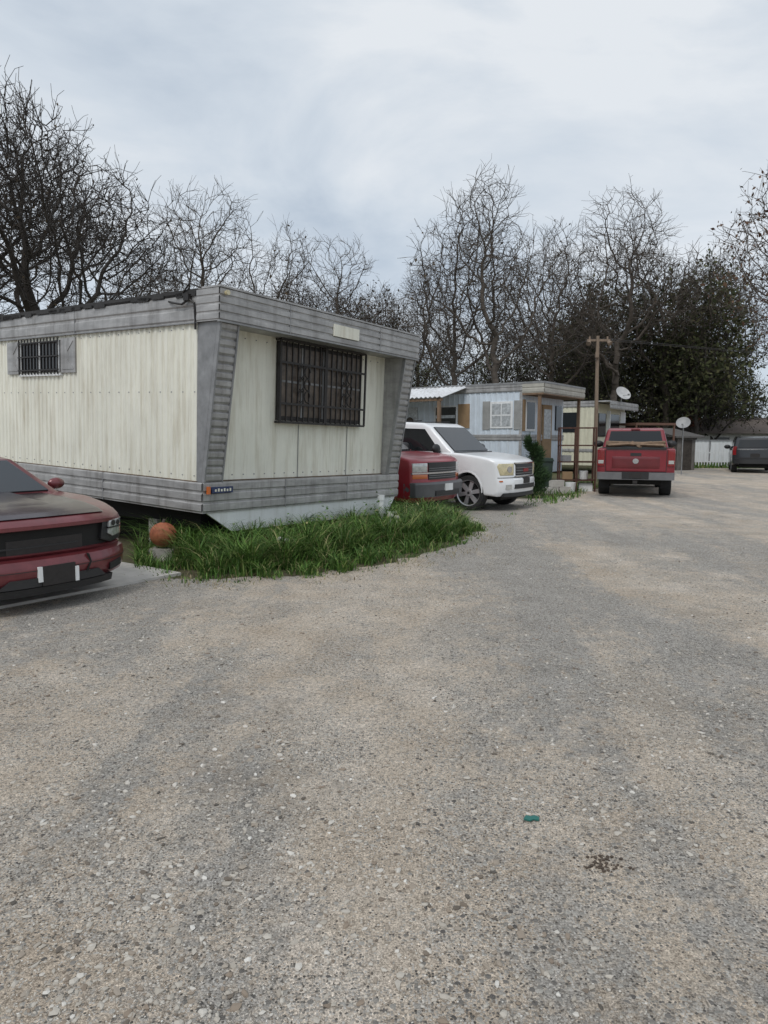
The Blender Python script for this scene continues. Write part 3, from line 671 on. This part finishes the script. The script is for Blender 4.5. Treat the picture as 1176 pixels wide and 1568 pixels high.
def pickup(name,loc_rear,head,L=5.7):
    h=Vector(head).normalized(); loc=(loc_rear[0]+h.x*L,loc_rear[1]+h.y*L)
    W=2.02;H=1.95;zb=1.28
    c=Car(name,loc,head,L,W,H,zb,fr=.2,rr=.03,tum=.17,rt=.01)
    fa,ra,r=-.95,-L+1.25,.41
    top=[(-.08,.42),(0,.5),(0,.75),(-.05,1.12),(-.5,1.2),(-1.35,zb),(-3.45,zb),(-3.5,1.34),(-L+.04,1.34),(-L,1.30),(-L,.66),(-L+.03,.60)]
    bot=[(-L+.5,.5)]+arch(ra,.49,r,.46)+arch(fa,.49,r,.46)
    c.part('body',top+bot,'y',-c.hw,c.hw,PR,.03,3)
    cab=[(-1.2,zb-.02),(-1.95,H-.1),(-2.2,H-.02),(-3.1,H-.02),(-3.28,H-.08),(-3.45,zb-.02)]
    c.part('cabin',cab,'y',-c.hw+.06,c.hw-.06,PR,.06,3)
    c.slab('windshield',(-1.27,zb+.04),(-1.9,H-.13),c.hw-.18,GLASS)
    c.slab('rear_window',(-3.42,zb+.06),(-3.30,H-.12),c.hw-.19,GLASS,out=.02)
    yy=c.hw-.05
    c.part('side_glass',[(-1.6,zb+.04),(-2.1,H-.16),(-3.2,H-.16),(-3.28,zb+.04)],'y',-yy,yy,GLASS)
    c.part('high_brake_lamp',rect(-.15,.15,H-.075,H-.045),'x',-3.33,-3.25,REDL)
    c.part('bed_shade_sheet',rect(-L+.10,-3.6,1.30,1.352),'y',-c.hw+.12,c.hw-.12,DARK)  # flat near-black sheet painting the shade inside the open bed
    c.part('tailgate_gap',rect(-.80,.80,.70,1.325),'x',-L-.004,-L+.02,PLASTIC)
    c.part('tailgate',rect(-.785,.785,.715,1.33),'x',-L-.022,-L+.02,PR,.012)
    c.part('tailgate_shade_panel',rect(-.62,.62,.80,1.12),'x',-L-.028,-L,M('paint_red_shaded',(.13,.010,.015),.35,.1,coat=.6),.006)  # raised panel; the shade of a recess is put into its darker red
    c.part('tailgate_handle',rect(-.14,.14,1.14,1.22),'x',-L-.035,-L,PLASTIC)
    c.part('tailgate_emblem',[(.08*math.cos(t),1.0+.07*math.sin(t)) for t in [i*math.pi/8 for i in range(16)]],'x',-L-.04,-L,CHROME)
    c.part('tailgate_spoiler',[(-L-.05,1.31),(-L-.05,1.36),(-L+.05,1.37),(-L+.05,1.31)],'y',-.78,.78,PLASTIC,.01)
    for sd in (1,-1):
        pts=[(sd*(c.hw-.19),.86),(sd*(c.hw-.005),.86),(sd*(c.hw-.005),1.32),(sd*(c.hw-.19),1.32)]
        if sd<0: pts=pts[::-1]
        c.part('tail_lamp',pts,'x',-L-.03,-L+.10,REDL,.01)
        q=[(sd*(c.hw-.17),.93),(sd*(c.hw-.03),.93),(sd*(c.hw-.03),1.02),(sd*(c.hw-.17),1.02)]
        if sd<0: q=q[::-1]
        c.part('reverse_lamp',q,'x',-L-.036,-L+.05,HLIGHT)
    c.part('rear_bumper',[(-L-.16,.50),(-L-.16,.69),(-L+.04,.70),(-L+.04,.50)],'y',-c.hw+.0,c.hw-.0,M('bumper_silver',(.17,.17,.175),.45,.3),.02)
    c.part('bumper_step',rect(-.35,.35,.52,.71),'x',-L-.172,-L-.1,PLASTIC)
    c.part('plate',rect(-.16,.16,.54,.68),'x',-L-.18,-L-.1,BLACK)
    c.part('tow_hitch',rect(-.06,.06,.40,.48),'x',-L-.22,-L+.3,BLACK)
    c.part('mudflap',rect(-c.hw+.05,-c.hw+.32,.22,.55),'x',-L+.70,-L+.72,RUBBER)
    c.part('mudflap',rect(c.hw-.32,c.hw-.05,.22,.55),'x',-L+.70,-L+.72,RUBBER)
    c.wheel(fa,r,.28);c.wheel(ra,r,.30)
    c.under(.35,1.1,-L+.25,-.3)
    c.mirror(-1.75,zb+.16,PLASTIC,1.3)
    mbm=MB()
    for i in range(7):
        x=-3.7-.22*i+random.uniform(-.05,.05); a=random.uniform(-.15,.15)
        mbm.tube((x+a,-.78,1.40+.05*(i%3)),(x-a,.80,1.40+.05*((i+1)%3)),.045,k=5)
    mbm.tube((-5.65,-.70,1.42),(-5.5,.45,1.46),.045,k=4); mbm.tube((-5.5,-.4,1.5),(-5.6,.72,1.42),.035,k=4); mbm.tube((-5.72,-.1,1.38),(-5.2,.1,1.5),.05,k=4)
    mbm.obj('lumber',[WOOD],c.e)
    return c
pickup('pickup_truck',(6.83,18.65),(.33,.944))

c=Car('parked_car',(-3.07,6.32),HD,4.9,1.92,1.42,.93,fr=.34,rr=.12,tum=.22,ft=.035,nose=.05)
fa,ra,r=-.90,-3.95,.35; L=4.9
top=[(-.06,.54),(-.14,.56),(-.14,.75),(-.03,.775),(-.03,.81),(-.09,.86),(-.22,.90),(-.5,.94),(-.9,.97),(-1.5,1.0),(-4.2,1.02),(-4.85,1.04),(-4.9,.9),(-4.88,.45),(-4.7,.25)]
bot=arch(ra,.40,r,.24)+arch(fa,.40,r,.27)+[(-.3,.30),(-.12,.34),(-.1,.5)]
c.part('body',top+bot,'y',-c.hw,c.hw,PM,.04,4)
c.part('hood',[(-.10,.878),(-.22,.910),(-.5,.950),(-.9,.980),(-1.45,1.008),(-1.45,.99),(-.9,.96),(-.2,.88)],'y',-.66,.66,HOODB,.006)
c.part('hood_bulge',[(-.30,.915),(-.6,.965),(-1.4,1.03),(-1.42,.99),(-.35,.89)],'y',-.32,.32,HOODB,.02)
c.part('cabin',[(-1.35,.98),(-2.15,1.36),(-2.6,1.42),(-3.3,1.40),(-4.2,1.02)],'y',-c.hw+.08,c.hw-.08,PM,.04)
c.slab('windshield',(-1.42,1.02),(-2.1,1.34),c.hw-.2,GLASS)
c.slab('rear_window',(-3.4,1.38),(-4.1,1.06),c.hw-.24,GLASS)
c.part('side_glass',[(-1.75,1.03),(-2.25,1.33),(-3.2,1.34),(-3.8,1.05)],'y',-c.hw+.068,c.hw-.068,GLASS)
c.part('open_nose',rect(-.80,.80,.50,.77),'x',-.40,-.10,DARK)
c.part('core_support',rect(-.7,.3,.60,.615),'x',-.12,-.09,PLASTIC)
c.part('radiator',rect(-.40,.35,.53,.68),'x',-.12,-.095,BLACK)
c.part('bumper',[(-.30,.27),(-.02,.25),(.03,.31),(.05,.42),(.02,.50),(-.20,.53)],'y',-c.hw-.0,c.hw+.0,PM,.025,4)
c.part('bumper_crease',rect(-.95,.95,.405,.411),'x',-.05,.053,PLASTIC)
c.part('bumper_crack',[(.30,.33),(.315,.33),(.36,.42),(.33,.50),(.32,.50),(.345,.42)],'x',-.05,.057,DARK)
c.part('bumper_lip',[(-.2,.17),(.02,.18),(.04,.25),(-.2,.27)],'y',-.68,.68,PLASTIC,.01)
c.part('lower_intake',[(-.55,.26),(.55,.26),(.45,.34),(-.45,.34)],'x',-.05,.052,PLASTIC)
c.both('fog_pocket',[(.62,.29),(.84,.31),(.84,.38),(.62,.36)],-.05,.054,PLASTIC)
c.part('plate',rect(-.17,.17,.26,.44),'x',.0,.062,BLACK)
c.part('plate_edge',rect(-.205,-.165,.30,.44),'x',.0,.066,WHITE); c.part('plate_edge',rect(.165,.205,.26,.40),'x',.0,.066,WHITE)
c.both('headlamp_housing',[(.56,.60),(.72,.55),(.955,.57),(.965,.83),(.60,.80)],-.30,-.050,PLASTIC,.01)
c.both('headlamp',[(.66,.65),(.74,.61),(.945,.62),(.965,.81),(.68,.78)],-.32,-.022,HLIGHT,.014)
c.both('headlamp_trim',[(.66,.70),(.955,.705),(.955,.72),(.66,.715)],-.2,-.014,BLACK)
for y in (.76,.87):
    for sd in (1,-1):
        c.part('lamp_bowl',[(sd*y+.038*math.cos(t),.755+.030*math.sin(t)) for t in [i*math.pi/6 for i in range(12)]][::sd],'x',-.2,-.012,BLACK)
c.part('door_gap',rect(-1.75,-1.738,.3,1.0),'y',-c.hw-.003,c.hw+.003,PLASTIC)
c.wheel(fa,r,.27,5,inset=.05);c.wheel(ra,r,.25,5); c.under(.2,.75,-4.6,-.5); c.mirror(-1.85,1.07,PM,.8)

# ---------------------------------------------------------------- trees (space colonisation)
def tubes(P0,P1,R0,R1,k):
    n=len(P0); d=P1-P0; d/=np.linalg.norm(d,axis=1)[:,None]+1e-9
    up=np.where(np.abs(d[:,2:3])<.9,np.array([[0,0,1.]]),np.array([[1.,0,0]]))
    a=np.cross(d,up); a/=np.linalg.norm(a,axis=1)[:,None]; b=np.cross(d,a)
    V=np.zeros((n,2*k,3))
    for i in range(k):
        t=2*math.pi*i/k; o=a*math.cos(t)+b*math.sin(t)
        V[:,i]=P0+o*R0[:,None]; V[:,k+i]=P1+o*R1[:,None]
    F=[]
    base=np.arange(n)*2*k
    for i in range(k):
        F.append(np.stack([base+i,base+(i+1)%k,base+k+(i+1)%k,base+k+i],1))
    return V.reshape(-1,3),np.concatenate(F,0)
def sc_tree(name,seed,mats,crown=(3.6,3.6,3.9),cz=7.6,blobs=10,npts=1500,trunk=2.2,step=.30,dk=.50,twigp=1.,tw=(.35,.8),leaf=0,leafsize=.08,tip=.0125,ex=2.3,lean=.2,dense=2):
    rg=np.random.default_rng(seed); cr=np.array(crown)
    B=[]
    for i in range(blobs):
        d=rg.normal(size=3); d/=np.linalg.norm(d); B.append((np.array([0,0,cz])+d*cr*rg.uniform(.35,.78),cr*rg.uniform(.28,.48)))
    pts=[]
    for c0,r0 in B:
        n=int(npts/blobs); d=rg.normal(size=(n,3)); d/=np.linalg.norm(d,axis=1)[:,None]
        pts.append(c0+d*r0*(rg.random(n)**.42)[:,None])
    P=np.concatenate(pts); P=P[P[:,2]>trunk+.6]
    nodes=[np.array([0,0,-.2])]; par=[-1]; lx,ly=rg.uniform(-lean,lean,2)
    while nodes[-1][2]<trunk:
        nodes.append(nodes[-1]+np.array([lx*step+rg.normal()*.03,ly*step+rg.normal()*.03,step])); par.append(len(nodes)-2)
    NP=np.array(nodes)
    D=np.linalg.norm(P[:,None]-NP[None],axis=2); near=D.argmin(1); nd=D.min(1)
    kids={}
    for it in range(170):
        if len(P)==0: break
        m=nd<(99 if it<25 else 3.2)
        if not m.any(): break
        v=(P[m]-NP[near[m]])/nd[m][:,None]
        sums=np.zeros((len(NP),3)); np.add.at(sums,near[m],v)
        act=np.unique(near[m]); new=[];npar=[]
        for a in act:
            s=sums[a]; l=np.linalg.norm(s)
            if l<1e-6: continue
            s=s/l+rg.normal(size=3)*.22+np.array([0,0,.06]); s/=np.linalg.norm(s); q=NP[a]+s*step
            if any(np.linalg.norm(q-c)<step*.5 for c in kids.get(a,[])): 
                if len(kids[a])>3: continue
                q=NP[a]+(s+rg.normal(size=3)*.5)*step*.7
            kids.setdefault(a,[]).append(q); new.append(q); npar.append(a)
        if not new: break
        new=np.array(new); b0=len(NP); NP=np.concatenate([NP,new]); par+=npar
        D=np.linalg.norm(P[:,None]-new[None],axis=2); j=D.argmin(1); dm=D.min(1); up=dm<nd
        nd[up]=dm[up]; near[up]=b0+j[up]
        k=nd>dk; P=P[k];nd=nd[k];near=near[k]
    n=len(NP); r=np.zeros(n); cnt=np.zeros(n,int)
    acc=np.zeros(n)
    for i in range(n-1,-1,-1):
        r[i]=max(tip,acc[i]**(1/ex)) if acc[i]>0 else tip
        if par[i]>=0: acc[par[i]]+=r[i]**ex; cnt[par[i]]+=1
    par=np.array(par); idx=np.arange(1,n); P0=NP[par[idx]];P1=NP[idx]
    R0=np.minimum(r[par[idx]],r[idx]*1.25);R1=r[idx].copy()
    P0=P0-(P1-P0)*.06
    VV=[];FF=[];off=0
    for lo,hi,k in ((.07,9,8),(.025,.07,5),(0,.025,3)):
        m=(R1>=lo)&(R1<hi)
        if m.any():
            v,f=tubes(P0[m],P1[m],R0[m],R1[m],k); VV.append(v);FF.append(f+off);off+=len(v)
    thin=idx[(R1<.06)]
    thin=thin[rg.random(len(thin))<twigp]; thin=np.concatenate([thin]+[idx[cnt[idx]==0]]*dense)
    def sprout(base,dirs,L):
        m=len(base); d=dirs+rg.normal(size=(m,3))*.55+np.array([0,0,.18]); d/=np.linalg.norm(d,axis=1)[:,None]
        p1=base+d*(L*.5)[:,None]; d2=d+rg.normal(size=(m,3))*.22; d2/=np.linalg.norm(d2,axis=1)[:,None]; p2=p1+d2*(L*.5)[:,None]
        return p1,p2,d,d2
    par_dir=NP[thin]-NP[par[thin]]; par_dir/=np.linalg.norm(par_dir,axis=1)[:,None]
    L=rg.uniform(tw[0],tw[1],len(thin)); p1,p2,d,d2=sprout(NP[thin],par_dir*.8,L)
    o=np.ones(len(thin))
    segs=[(NP[thin],p1,o*tip*.8,o*tip*.62),(p1,p2,o*tip*.62,o*tip*.42)]
    q1,q2,_,_=sprout(p1,d*.9,L*.8); segs+=[(p1,q1,o*tip*.55,o*tip*.48),(q1,q2,o*tip*.48,o*tip*.4)]
    r1,r2,_,_=sprout(p2,d2*.9,L*.6); segs+=[(p2,r1,o*tip*.45,o*tip*.4)]
    for a,b_,c_,e_ in segs:
        v,f=tubes(a,b_,c_,e_,3); VV.append(v);FF.append(f+off);off+=len(v)
    V=np.concatenate(VV);F=np.concatenate(FF); nb=len(F)
    s=12./np.percentile(V[:,2],99.3)
    if leaf:
        tips_=np.concatenate([p2,q2,p1]*(2 if leaf>.9 else 1)); tips_=tips_[rg.random(len(tips_))<leaf]; m=len(tips_)
        c0=tips_+rg.normal(size=(m,3))*.09; a=rg.normal(size=(m,3));a/=np.linalg.norm(a,axis=1)[:,None]; b=np.cross(a,rg.normal(size=(m,3))); b/=np.linalg.norm(b,axis=1)[:,None]
        z=(leafsize*rg.uniform(.5,1.4,m))[:,None]
        LV=np.stack([c0-a*z,c0+b*z*.5,c0+a*z,c0-b*z*.5],1).reshape(-1,3); LF=(np.arange(m)*4)[:,None]+np.arange(4)[None]+off
        V=np.concatenate([V,LV]);F=np.concatenate([F,LF])
    V*=s
    me=bpy.data.meshes.new(name); me.from_pydata(V.tolist(),[],F.tolist())
    for m in mats: me.materials.append(m)
    mi=np.zeros(len(F),int); mi[nb:]=1
    me.polygons.foreach_set('material_index',mi.tolist()); me.polygons.foreach_set('use_smooth',[True]*len(F)); me.update()
    return me
LEAFB=islandmat('dead_leaves',[(0,(.035,.027,.018)),(.5,(.075,.055,.034)),(1,(.13,.095,.06))],.8)
LEAFG=islandmat('olive_leaves',[(0,(.030,.038,.016)),(.5,(.062,.072,.030)),(1,(.115,.112,.055))],.8)
LEAFR=islandmat('russet_leaves',[(0,(.06,.03,.022)),(.5,(.13,.075,.05)),(1,(.19,.12,.075))],.8)
meA=sc_tree('bare_tree_a',11,[BARK,LEAFB],crown=(3.4,3.4,3.9),npts=1900,dk=.45,ex=2.2)
meB=sc_tree('bare_tree_b',23,[BARK,LEAFB],crown=(3.1,3.3,4.2),blobs=9,npts=1700,dk=.45,leaf=.05,ex=2.2)
meC=sc_tree('bare_tree_c',37,[BARKD,LEAFB],crown=(4.4,4.4,4.0),cz=7.0,blobs=18,npts=4200,dk=.38,leaf=.10,leafsize=.05,tw=(.3,.75),ex=2.2,trunk=2.6,dense=3)
meD=sc_tree('leafy_tree_d',41,[BARKD,LEAFG],crown=(3.8,3.8,4.6),cz=6.4,blobs=15,npts=2000,leaf=1.,leafsize=.12)
meE=sc_tree('leafy_tree_e',57,[BARK,LEAFB],crown=(3.5,3.5,4.2),cz=7.,blobs=12,npts=1800,leaf=.45,leafsize=.085)
meF=sc_tree('russet_tree_f',63,[BARK,LEAFR],crown=(4.0,4.0,4.4),cz=7.2,blobs=12,npts=1900,leaf=.6,leafsize=.07)
meG=sc_tree('scrub_tree_g',77,[BARKD,LEAFG],crown=(5.0,5.0,5.0),cz=6.0,blobs=14,npts=1500,dk=.55,trunk=.8,leaf=.6,leafsize=.12,tip=.016)
def tree(me,px,topy,Y,rz,name='bare_tree',sx=1.):
    X=(px-588)/1050*Y; H=1.6+(672-topy)*Y/1050; s=H/12
    o=bpy.data.objects.new(name,me); COL.objects.link(o); o.location=(round(X,2),Y,0); o.scale=(s*sx,s*sx,s); o.rotation_euler=(0,0,rz)
tree(meC,55,195,27,.3)
tree(meC,-110,200,31,2.0)
tree(meB,185,345,40,1.0)
tree(meA,325,300,37,.5)
tree(meB,415,370,43,2.5,sx=.9)
tree(meA,505,385,44,3.9,sx=1.0)
tree(meB,690,340,38,1.6)
tree(meA,755,298,36,2.2)
tree(meB,845,350,42,4.1)
tree(meA,925,320,40,4.4,sx=1.1)
tree(meB,1010,350,44,5.3,sx=1.1)
tree(meA,640,410,47,5.7,sx=.8)
tree(meB,250,420,46,4.0)
tree(meE,885,450,48,.6,'autumn_tree')
tree(meD,970,440,47,2.1,'leafy_tree')
tree(meD,1050,435,44,4.1,'leafy_tree')
tree(meE,1095,395,50,3.1,'autumn_tree',.85)
tree(meD,1095,520,50,5.5,'leafy_tree')
tree(meD,900,480,52,1.0,'leafy_tree')
tree(meD,1010,500,46,2.8,'leafy_tree')
tree(meE,1000,450,53,1.9,'autumn_tree')
tree(meF,1275,180,31,1.1,'autumn_tree')
tree(meF,1225,370,42,2.7,'autumn_tree',.8)
for px,ty,Y_,rz in ((480,455,50,2.6),(575,450,50,4.4),(540,465,47,1.2),(620,500,48,3.0),(440,455,52,.2),(780,490,52,.4),(720,500,50,2.0),(840,480,53,3.3)): tree(meE,px,ty,Y_,rz,'autumn_tree')
for px,ty,Y_,rz in ((640,560,44,0),(700,545,46,1),(760,550,48,2),(815,540,45,3),(860,530,47,4),(905,520,44,5),(950,525,48,.5),(1000,515,45,1.5),(1045,520,48,2.5),(1090,540,46,3.5),(1125,575,50,4.5),(600,520,46,2.2),(560,500,45,5.2)): tree(meG,px,ty,Y_,rz,'scrub_tree')

def brush(name,centers,n,mat,size):
    c=np.array(centers); idx=rng.integers(0,len(c),n); d=rng.normal(size=(n,3)); d/=np.linalg.norm(d,axis=1)[:,None]
    d*=(rng.random(n)**.5)[:,None]
    P=c[idx,:3]+d*c[idx,3:6]; P[:,2]=np.abs(P[:,2])
    a=rng.normal(size=(n,3));a/=np.linalg.norm(a,axis=1)[:,None]; b=np.cross(a,rng.normal(size=(n,3))); b/=np.linalg.norm(b,axis=1)[:,None]
    z=(size*(.4+rng.random(n)))[:,None]
    V=np.stack([P-a*z,P+b*z*.5,P+a*z,P-b*z*.5],1).reshape(-1,3)
    F=(np.arange(n)*4)[:,None]+np.arange(4)[None]
    mkobj(name,V.tolist(),F.tolist(),[mat],recalc=False)
cs=[]
for i in range(110):
    x=-30+90*i/110+random.uniform(-1,1); h=random.uniform(1.2,3.8) if x<26 else random.uniform(.8,1.8); 
    cs.append((x,random.uniform(54,60),h*.6,random.uniform(1.5,3),1.5,h))
for i in range(12):
    x=random.uniform(13,24); cs.append((x,random.uniform(49,52),random.uniform(2.5,5.5),random.uniform(1,2.0),1.5,random.uniform(1,2.0)))
brush('distant_treeline',cs,65000,LEAFG,.20)

e=empty('cedar_shrub',(4.02,18.6,0)); cs=[(random.uniform(-.2,.2),random.uniform(-.2,.2),.25+.15*i,.36-.034*i,.36-.034*i,.2) for i in range(9)]
c_=np.array(cs); n=3600; idx=rng.integers(0,len(c_),n); d=rng.normal(size=(n,3)); d/=np.linalg.norm(d,axis=1)[:,None]; P=c_[idx,:3]+d*c_[idx,3:6]*(rng.random(n)**.4)[:,None]
out_=P.copy(); out_[:,2]=0; out_/=(np.linalg.norm(out_,axis=1)[:,None]+1e-6); dirv=out_*.8+np.array([0,0,.7])+rng.normal(size=(n,3))*.4
dirv/=np.linalg.norm(dirv,axis=1)[:,None]; b=np.cross(dirv,rng.normal(size=(n,3))); b/=np.linalg.norm(b,axis=1)[:,None]
V=np.stack([P-b*.012,P+b*.012,P+dirv*.17],1).reshape(-1,3); F=(np.arange(n)*3)[:,None]+np.arange(3)[None]
mkobj('needles',V.tolist(),F.tolist(),[islandmat('cedar',[(0,(.015,.035,.012)),(1,(.055,.10,.038))],.7)],e,recalc=False)
mb=MB(); mb.tube((0,0,0),(0,0,1.5),.04,.015); mb.obj('stem',[BARKD],e)

e=empty('broadleaf_weed',(0,0,0)); V=[];F=[]
for (wx,wy,wh) in ((-1.0,9.7,.75),(-1.2,9.5,.6),(-.1,11.0,.85),(-.3,10.6,.7),(-1.9,9.1,.5),(.5,12.0,.6),(-.8,10.0,.55),(-.5,9.9,.5),(.3,11.3,.7),(.9,12.6,.5)):
    for st in range(8):
        ax,ay=random.uniform(-.25,.25),random.uniform(-.25,.25); hh=wh*random.uniform(.6,1)
        for i in range(12):
            t=.2+.8*i/12; p=Vector((wx+ax*t,wy+ay*t,hh*t)); a=Vector((random.gauss(0,1),random.gauss(0,1),.3)).normalized()*random.uniform(.04,.085); b=a.cross(Vector((0,0,1))).normalized()*.02
            k0=len(V); V+=[tuple(p),tuple(p+a*.5+b),tuple(p+a),tuple(p+a*.5-b)]; F.append((k0,k0+1,k0+2,k0+3))
mkobj('leaves',V,F,[GRASS],e,recalc=False)

# ---------------------------------------------------------------- small things
e=empty('pumpkin',(-2.93,9.02,.0)); mb=MB(); mb.box(-.16,.16,-.12,.12,0,.16,1)
ell(mb,(0,0,.335),(.185,.185,.165),32,14,0,lambda th,ph:1-.07*abs(math.sin(4*ph))); mb.tube((0,0,.48),(.02,0,.54),.025,.018,mi=2); mb.obj('gourd',[ORANGE,CONC,BARK],e,smooth=True,angle=40)
e=empty('pvc_pipe',(-.05,11.75,0)); mb=MB(); mb.tube((0,0,0),(0,0,.62),.05,k=14); mb.tube((0,0,.55),(0,0,.64),.062,k=14); mb.tube((0,0,.3),(.25,.15,.3),.05,k=12); mb.obj('pipe',[WHITE],e,smooth=True,angle=40)
e=empty('garden_stone',(-1.65,8.72,0)); mb=MB()
for p,r_ in (((.3,.1,.30),.045),((.38,.13,.28),.04),((1.75,2.0,.4),.05),((1.85,2.1,.36),.045)):
    ell(mb,p,(r_,r_*.9,r_*.8),10,7,0,lambda th,ph:1+.15*math.sin(3*ph+th*2))
    mb.tube((p[0],p[1],0),(p[0],p[1],p[2]),.012,k=6)
mb.obj('stones',[STONEW],e,smooth=True)
e=empty('teal_plastic_scrap',(.62,2.73,.012)); mb=MB(); mb.prism([(-.035,-.01),(-.02,.018),(.0,.011),(.015,.017),(.034,.004),(.028,-.018),(.005,-.012),(-.01,-.022)],'z',0,.006); mb.obj('scrap',[TEAL],e)
e=empty('dirt_clump',(.82,2.43,0)); mb=MB()
for i in range(70):
    x,y=random.gauss(0,.04),random.gauss(0,.03); r_=random.uniform(.002,.007); ell(mb,(x,y,r_*.5+.006),(r_*1.2,r_,r_*.7),6,4,0)
mb.obj('clods',[M('dark_dirt',(.08,.06,.045),.95,var=.4,vs=60)],e)
e=empty('rusty_rack',(5.35,20.9,0),(0,0,-.15)); mb=MB()
for x in (0,.5,1.05):
    for y in (0,.55): mb.box(x-.022,x+.022,y-.022,y+.022,0,1.95)
for z in (.35,.9,1.4,1.93):
    for y in (0,.55): mb.box(-.02,1.07,y-.018,y+.018,z-.018,z+.018)
    for x in (0,1.05): mb.box(x-.018,x+.018,0,.55,z-.018,z+.018)
mb.box(0,1.05,.02,.53,.34,.36); mb.box(0,.5,.02,.53,.89,.91); mb.obj('frame',[RUST],e)
mb=MB(); mb.box(.1,.4,.1,.4,.37,.6,0); mb.tube((.75,.3,.37),(.75,.3,.62),.12,.14,12,1); mb.box(.08,.35,.1,.4,.92,1.1,2); mb.box(.6,1.0,.1,.45,.0,.25,1); mb.tube((.3,-.3,0),(.3,-.3,.3),.13,.16,12,1); mb.obj('clutter',[PLY,WHITE,ALUD],e)
e=empty('cinder_blocks',(4.75,19.9,0),(0,0,.4)); mb=MB()
for x,z in ((0,0),(.44,0),(.2,.2)):
    mb.box(x,x+.4,0,.05,z,z+.19); mb.box(x,x+.4,.15,.2,z,z+.19)
    for q in (0,.175,.35): mb.box(x+q,x+q+.05,.05,.15,z,z+.19)
mb.obj('blocks',[CONC],e)
e=empty('wheelie_bin',(5.0,21.8,0)); mb=MB(); mb.prism([(-.24,0),(.24,0),(.3,.9),(-.3,.9)],'y',-.3,.3,0); mb.prism([(-.32,.9),(.32,.9),(.28,1.0),(-.28,1.0)],'y',-.34,.3,0); mb.tube((-.2,.3,.1),(.2,.3,.1),.1,k=12); mb.obj('bin',[M('bin_green',(.03,.05,.04),.5)],e)

e=empty('utility_pole',(8.0,26.0,0)); mb=MB(); mb.tube((0,0,0),(-.06,0,5.4),.08,.06,10); mb.box(-.46,.40,-.035,.035,5.20,5.28)
for x in (-.36,.30): mb.tube((x,0,5.28),(x,0,5.38),.035)
mb.tube((-.36,-.02,5.2),(-.44,-.12,5.10),.05,.10,8); mb.tube((.30,-.02,5.2),(.38,-.12,5.10),.05,.10,8)
mb.box(-.16,-.04,-.15,-.06,4.6,4.8); mb.obj('pole',[POLE],e)
def sag(a,b,s,n=14):
    a=Vector(a);b=Vector(b); return [a.lerp(b,i/n)-Vector((0,0,s*4*(i/n)*(1-i/n))) for i in range(n+1)]
e=empty('overhead_wires'); mb=MB()
for i,(a,b_,s) in enumerate((((7.6,26,5.3),(60,50,6.6),.5),((8.3,26,5.3),(62,52,7.1),.6),((7.6,26,5.3),(3.8,24.5,3.4),.2),((7.95,26,4.8),(10.5,32,3.4),.2),((7.6,26,5.2),(-20,52,7.5),.8))): mb.path(sag(a,b_,s),.011,4)
mb.obj('wires',[BLACK],e)
e=empty('utility_pole',(27.7,52,0)); mb=MB(); mb.tube((0,0,0),(0,0,5.0),.12,.09,8); mb.box(-.7,.7,-.05,.05,4.5,4.62); mb.obj('pole',[POLE],e)

e=empty('far_house',(21.0,46,0),(0,0,-.05)); mb=MB()
mb.box(-3.4,18,0,7,0,2.0,0)
mb.prism([(-.7,1.95),(3.5,3.1),(7.7,1.95)],'x',-4,18.6,1)
mb.box(-.4,.5,1.0,1.8,2.2,3.6,3)
for x in (-2,1,4.5,8): mb.box(x,x+1,-.03,.05,.9,1.7,2)
mb.obj('house',[M('pale_wall',(.55,.53,.49),.8),M('brown_roof',(.13,.105,.09),.9,var=.3,vs=12),GLASS,BRICK],e)
e=empty('shed',(14.9,35.0,0),(0,0,.15)); mb=MB(); mb.box(0,1.0,0,2.5,0,1.7,0); mb.prism([(-.2,1.65),(2.7,2.1),(2.7,2.18),(-.2,1.73)],'x',-.2,1.4,1); mb.box(.25,.8,-.03,.0,0,1.55,2); mb.obj('shed_body',[M('grey_boards',(.13,.12,.11),.85,var=.5,vs=5,sc=(3,3,.4)),ROOFG,BARKD],e)
e=empty('brown_canopy',(11.9,32.6,0),(0,0,.3)); mb=MB(); mb.box(0,2.3,0,2.5,2.25,2.36,0)
for x in (.05,2.2):
    for y in (.05,2.4): mb.tube((x,y,0),(x,y,2.3),.05)
mb.box(0,2.3,2.4,2.46,.2,2.2,1); mb.obj('canopy',[M('canopy_brown',(.13,.07,.05),.8),M('canopy_back',(.09,.08,.07),.9)],e)
e=empty('white_metal_fence',(17.6,41.5,0),(0,0,-.03)); mb=MB(); mb.strip([(a,b) for b,a in ribpts(0,16,0,.02,.25)],'z',.25,1.5); mb.obj('sheets',[WHITE],e)
mb=MB()
for i in range(9): mb.tube((i*2,-.05,0),(i*2,-.05,1.55),.04)
mb.box(0,16,-.06,-.03,1.48,1.55); mb.obj('posts',[ALUD],e)
e=empty('picket_fence',(17.3,38.5,0)); mb=MB()
for i in range(26): mb.box(i*.16,i*.16+.05,0,.02,.05,1.0)
mb.box(0,4.1,.02,.05,.3,.36); mb.box(0,4.1,.02,.05,.8,.86); mb.obj('pickets',[WHITE],e)
